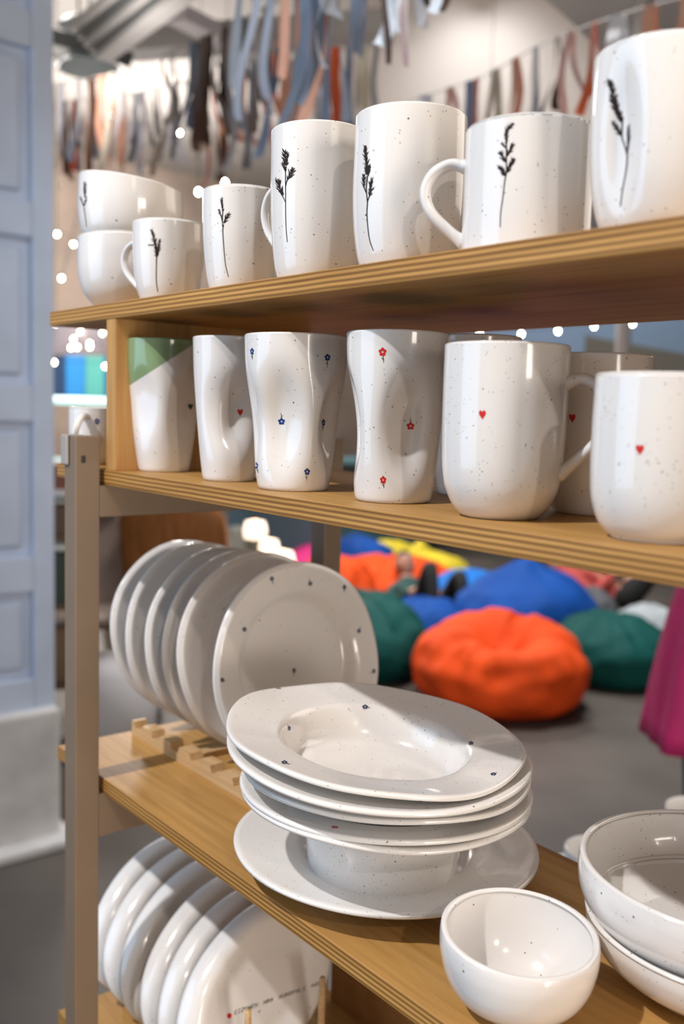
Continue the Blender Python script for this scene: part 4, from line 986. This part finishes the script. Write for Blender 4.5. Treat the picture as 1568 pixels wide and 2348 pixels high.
# ------------------------------------------------------------------ far stalls
def stall(label, x0, x1, d, panels, z0, z1, counter, fascia=None, glow=None):
    a = deep(x0, 950, d, 0); b_ = deep(x1, 950, d, 0); c = (a+b_)/2; rt = (b_-a)/np.linalg.norm(b_-a); fw = np.cross(rt, (0, 0, 1)); fw = fw if fw@(CAM-c) > 0 else -fw; L = np.linalg.norm(b_-a)
    r0 = root('market_stall', c, label, 'stall', 'far market stalls')
    n = len(panels)
    for i, cn in enumerate(panels):
        p0 = a+rt*L*(i+.02)/n; p1 = a+rt*L*(i+.98)/n
        V = [q+fw*f_+np.array([0, 0, z]) for z in (z0, z1) for q, f_ in ((p0, 0), (p1, 0), (p1, -.05), (p0, -.05))]
        mk('panel', V, BOXF, mat('stall_%s' % '_'.join('%.2f' % v for v in cn), cn, .5), r0, smooth=False)
    for q in (a, b_):
        V, F = tube(np.array([q+fw*.03, q+fw*.03+np.array([0, 0, max(z1, 2.0)])]), .03, 8); mk('post', V, F, GREYB, r0)
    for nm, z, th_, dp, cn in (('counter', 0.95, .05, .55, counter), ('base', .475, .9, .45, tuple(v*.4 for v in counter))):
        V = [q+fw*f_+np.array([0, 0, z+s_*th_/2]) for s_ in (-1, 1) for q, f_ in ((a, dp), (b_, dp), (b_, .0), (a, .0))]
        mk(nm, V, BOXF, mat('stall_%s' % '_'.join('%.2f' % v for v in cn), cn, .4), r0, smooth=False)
    if fascia:
        V = [q+fw*f_+np.array([0, 0, z]) for z in (z1, z1+.35) for q, f_ in ((a, .5), (b_, .5), (b_, .44), (a, .44))]
        mk('fascia', V, BOXF, mat('stall_%s' % '_'.join('%.2f' % v for v in fascia), fascia, .6), r0, smooth=False)
    if glow:
        V, F = tube(np.array([a+rt*L*.05+fw*.4+[0, 0, glow[0]], b_-rt*L*.05+fw*.4+[0, 0, glow[0]]]), .035, 10); mk('light_tube', V, F, mat('tube_glow%d' % int(d*10), (.8, 1, 1), .4, emit=glow[1], estr=glow[2]), r0)
    return r0
stall('blue market stall with a glowing mint strip at the far left behind the post', 60, 330, 9.2, [(.02, .16, .50), (.02, .05, .12), (.03, .25, .6), (.10, .40, .36), (.02, .10, .35), (.05, .32, .62)], 1.50, 1.95, (.35, .55, .56), (.26, .235, .27), (1.52, (.55, 1.0, .98), 1.0))
stall('navy and light blue stall seen just left of the rear post', 540, 735, 8.6, [(.35, .33, .30), (.02, .05, .11), (.01, .06, .16), (.012, .06, .17)], 0.0, 1.0, (.20, .42, .58), None, (.62, (.55, .85, 1.0), 1.0))
stall('mint and navy stall behind the far blue bean bag', 735, 985, 11.0, [(.02, .05, .07), (.45, .68, .64), (.42, .60, .56), (.01, .06, .15), (.015, .07, .17)], 0.0, 0.9, (.10, .22, .25))
stall('dark teal stall behind the yellow bean bag and the big blue one', 985, 1500, 11.3, [(.16, .17, .14), (.02, .08, .10), (.01, .03, .035), (.05, .11, .11), (.01, .025, .03), (.02, .06, .06), (.01, .05, .05)], 0.0, 1.1, (.04, .09, .10))
# shaded lamps on the stall counters
for (x, y, d, s_, lb) in ((585, 1215, 4.4, .055, 'small glowing cream lamp between the wooden board and the blue stall'), (617, 1255, 4.6, .05, 'upright glowing cream lamp left of the rear post'), (645, 1287, 4.8, .07, 'low glowing cream lamp just above the standing plates')):
    c = at(x, y, d); r0 = root('table_lamp', (c[0], c[1], 0.0), lb, 'lamp', 'glowing cream lamps')
    VV = []; P_ = [(.3, -.8), (.9, -.7), (1, 0), (.8, .7), (.3, .8)]
    for r_, z_ in P_:
        for k in range(20): VV.append(c+np.array([s_*r_*math.cos(2*PI*k/20), s_*r_*math.sin(2*PI*k/20), s_*z_]))
    mk('shade', VV, grid_faces(5, 20), mat('lamp_glow', (1, .85, .7), .5, emit=(1, .78, .58), estr=2.0), r0)
    V, F = tube(np.array([[c[0], c[1], 0.015], [c[0], c[1], c[2]-s_*.7]]), .010, 8); mk('stem', V, F, BEAMD, r0)
    V, F = tube(np.array([[c[0], c[1], 0.0], [c[0], c[1], .02]]), .09, 16); mk('foot', V, F, BEAMD, r0)

# ------------------------------------------------------------------ cafe chairs behind the plates
DG = mat('dark_green_paint', (0.012, 0.03, 0.022), .5)
def lathe(name, label, cat, c, z, prof, m, group=None, n=32):
    VV = []
    for r_, h_ in prof:
        for k in range(n): VV.append((c[0]+r_*math.cos(2*PI*k/n), c[1]+r_*math.sin(2*PI*k/n), z+h_))
    F = grid_faces(len(prof), n); F.append(tuple(range(n))[::-1]); F.append(tuple(range((len(prof)-1)*n, len(prof)*n)))
    r0 = root(name, (c[0], c[1], z), label, cat, group); mk('body', VV, F, m, r0); return r0
def shell_chair(label, px, d, m, legm, width, zs, zt, turn, arc=0.9, arms=False):
    c = deep(px, 1250, d, 0); rt0, fw0 = facing(c); ca_, sa_ = math.cos(turn), math.sin(turn)
    r_ = rt0*ca_+fw0*sa_; f_ = fw0*ca_-rt0*sa_      # f_ = where the chair faces
    r0 = root('cafe_chair', c, label, 'chair', 'chairs behind the standing plates')
    hw = width/2
    # curved backrest shell
    nu, nv = 20, 12; VV = []
    for off in (0, .022):
        for j in range(nv+1):
            v = j/nv; z = zs-.02+(zt-zs+.02)*v; wf = hw*(1.0 if v < .75 else math.sqrt(max(0.02, 1-((v-.75)/.27)**2)))
            for i in range(nu+1):
                u = -1+2*i/nu; a = u*arc
                VV.append(c+r_*wf*math.sin(a)/math.sin(arc)-f_*(hw*.9*math.cos(a)-.05+.14*v-off)+np.array([0, 0, z]))
    n1 = (nu+1)*(nv+1); FF = []
    for j in range(nv):
        for i in range(nu):
            q = j*(nu+1)+i; FF += [(q, q+1, q+nu+2, q+nu+1), (q+n1, q+nu+1+n1, q+nu+2+n1, q+1+n1)]
    bd = [i for i in range(nu+1)]+[j*(nu+1)+nu for j in range(1, nv+1)]+[nv*(nu+1)+i for i in range(nu-1, -1, -1)]+[j*(nu+1) for j in range(nv-1, 0, -1)]
    for k in range(len(bd)): p0, p1 = bd[k], bd[(k+1) % len(bd)]; FF.append((p0, p0+n1, p1+n1, p1))
    mk('backrest', VV, FF, m, r0)
    n = 40; VV = []
    for z, k in ((zs-.05, .9), (zs-.03, 1), (zs, 1), (zs+.012, .93)):
        for i in range(n):
            t = 2*PI*i/n; VV.append(c+r_*hw*k*math.copysign(abs(math.cos(t))**.6, math.cos(t))+f_*hw*.95*k*math.copysign(abs(math.sin(t))**.6, math.sin(t))+np.array([0, 0, z]))
    F = grid_faces(4, n); F.append(tuple(range(n))[::-1]); F.append(tuple(range(3*n, 4*n))); mk('seat', VV, F, m, r0)
    for i in (-1, 1):
        for j in (-1, 1):
            V, F = tube(np.array([c+r_*i*hw*.7+f_*j*hw*.65+[0, 0, zs-.04], c+r_*i*hw*.95+f_*j*hw*.95+[0, 0, 0]]), np.array([.018, .012]), 10); mk('leg', V, F, legm, r0)
        if arms:
            V, F = tube(catmull(np.array([c+r_*i*hw*1.0-f_*hw*.6+[0, 0, zs+.22], c+r_*i*hw*1.08+[0, 0, zs+.24], c+r_*i*hw*1.05+f_*hw*.7+[0, 0, zs+.2], c+r_*i*hw*.95+f_*hw*.8+[0, 0, zs-.03]]), 20), .018, 10); mk('armrest', V, F, legm, r0)
    return r0
WB = wood('oiled_shell', (0.33, 0.135, 0.042), (0.21, 0.078, 0.022), axis='Z', scale=.4)
shell_chair('tall reddish brown wooden shell chair behind the standing plates', 432, 4.45, WB, DG, .50, .45, 1.14, PI+.35, .8)
shell_chair('taupe upholstered chair beside the steel post', 235, 4.9, mat('taupe_cloth', (0.24, 0.185, 0.16), .85, var=.1), DG, .44, .44, .92, .5, 1.0, True)
shell_chair('grey green chair between the wooden shell chair and the rear post', 575, 5.0, mat('grey_green_cloth', (0.20, 0.20, 0.175), .8), DG, .36, .42, .86, -.3, 1.0)
c = deep(300, 1200, 5.4, 0)
lathe('floor_vase', 'tall cream floor vase between the taupe and the wooden chair', 'vase', c, 0, [(.08, 0), (.13, .03), (.16, .3), (.14, .7), (.09, .95), (.075, 1.05), (.10, 1.16), (.09, 1.16), (.07, 1.05)], mat('cream_clay', (0.60, 0.52, 0.40), .5))
c = deep(265, 1420, 4.15, 0)
lathe('pouf', 'pale grey pouf on the floor right of the steel post', 'pouf', c, 0, [(.12, 0), (.17, .04), (.185, .2), (.17, .36), (.12, .41), (.02, .42)], mat('pale_cloth', (.50, .49, .50), .8))
def obox(name, c, hx, hy, z0, z1, m, parent, ang=0.0):
    ca_, sa_ = math.cos(ang), math.sin(ang); r_ = rt*ca_+fw*sa_; f_ = fw*ca_-rt*sa_
    V = [np.array([c[0], c[1], 0])+r_*i*hx+f_*j*hy+np.array([0, 0, z]) for z in (z0, z1) for i, j in ((-1, -1), (1, -1), (1, 1), (-1, 1))]
    return mk(name, V, BOXF, m, parent, smooth=False)
# open rack behind the post, showing as a narrow strip beside the column
RKC = deep(140, 1300, 4.3, 0); rt, fw = facing(RKC)
RA_ = root('storage_rack', RKC, 'open storage rack glimpsed between the white column and the steel post', 'rack')
for i in (-1, 1):
    for j in (-1, 1): obox('upright', RKC+rt*i*.13+fw*j*.15, .012, .012, 0, 1.25, DG, RA_)
WHT = mat('rack_white', (.55, .56, .6), .5); BRN = mat('rack_brown', (.10, .06, .035), .6)
for z in (.25, .60, .90, 1.10): obox('rack_shelf', RKC, .142, .16, z, z+.025, WHT if z > .9 else BRN, RA_)
for q, (z, h_, m_, lb, o_) in enumerate(((.925, .11, BRN, 'brown box on the white tier of the storage rack', .0), (.625, .2, DG, 'dark green box on the brown tier of the storage rack', .01), (1.125, .09, mat('rust_box', (.16, .055, .03), .6), 'rusty brown box on the upper tier of the storage rack', .0), (.275, .22, mat('tan_box', (.16, .10, .055), .7), 'tan box on the lowest tier of the storage rack', .01))):
    b0 = root('storage_box', (RKC[0], RKC[1], z), lb, 'box'); obox('carton', RKC+rt*o_, .10, .12, z, z+h_, m_, b0); obox('lid', RKC+rt*o_, .104, .124, z+h_, z+h_+.018, m_, b0)

# ------------------------------------------------------------------ low white table behind the shelf with more crockery
A_ = np.array([.0155, .7985, 0]); e1_ = np.array([.26, .966, 0]); e2_ = np.array([.966, -.26, 0]); ztab = 0.770
T2 = root('white_table', A_+e1_*.16+e2_*.4, 'white table carrying crockery behind the wide serving bowls', 'table')
def qbox(name, a0, a1, b0, b1, z0, z1, m, parent):
    V = [A_+e2_*a+e1_*b_+np.array([0, 0, z]) for z in (z0, z1) for a, b_ in ((a0, b0), (a1, b0), (a1, b1), (a0, b1))]
    return mk(name, V, BOXF, m, parent, smooth=False)
TW = mat('table_white', (.62, .62, .64), .4)
qbox('table_top', 0, .8, 0, .32, ztab-.025, ztab, TW, T2)
for a in (.02, .74):
    for b_ in (.02, .26): qbox('leg', a, a+.04, b_, b_+.04, 0, ztab-.025, TW, T2)
c = A_+e2_*.085+e1_*.075
make_cup('small_bowl', 'small cream bowl on the white table, peeping out left of the wide serving bowl', 'bowl', None, c[0], c[1], ztab, .052, .045, P_SB, m=CERP, wall=.005, nth=64, nz=32)
c = A_+e2_*.135+e1_*.23
make_cup('ceramic_cup', 'white cup on the white table, just above the wide serving bowl rim', 'cup', None, c[0], c[1], ztab, .05, .11, P_TUMB, m=CERP, nth=64, nz=32)
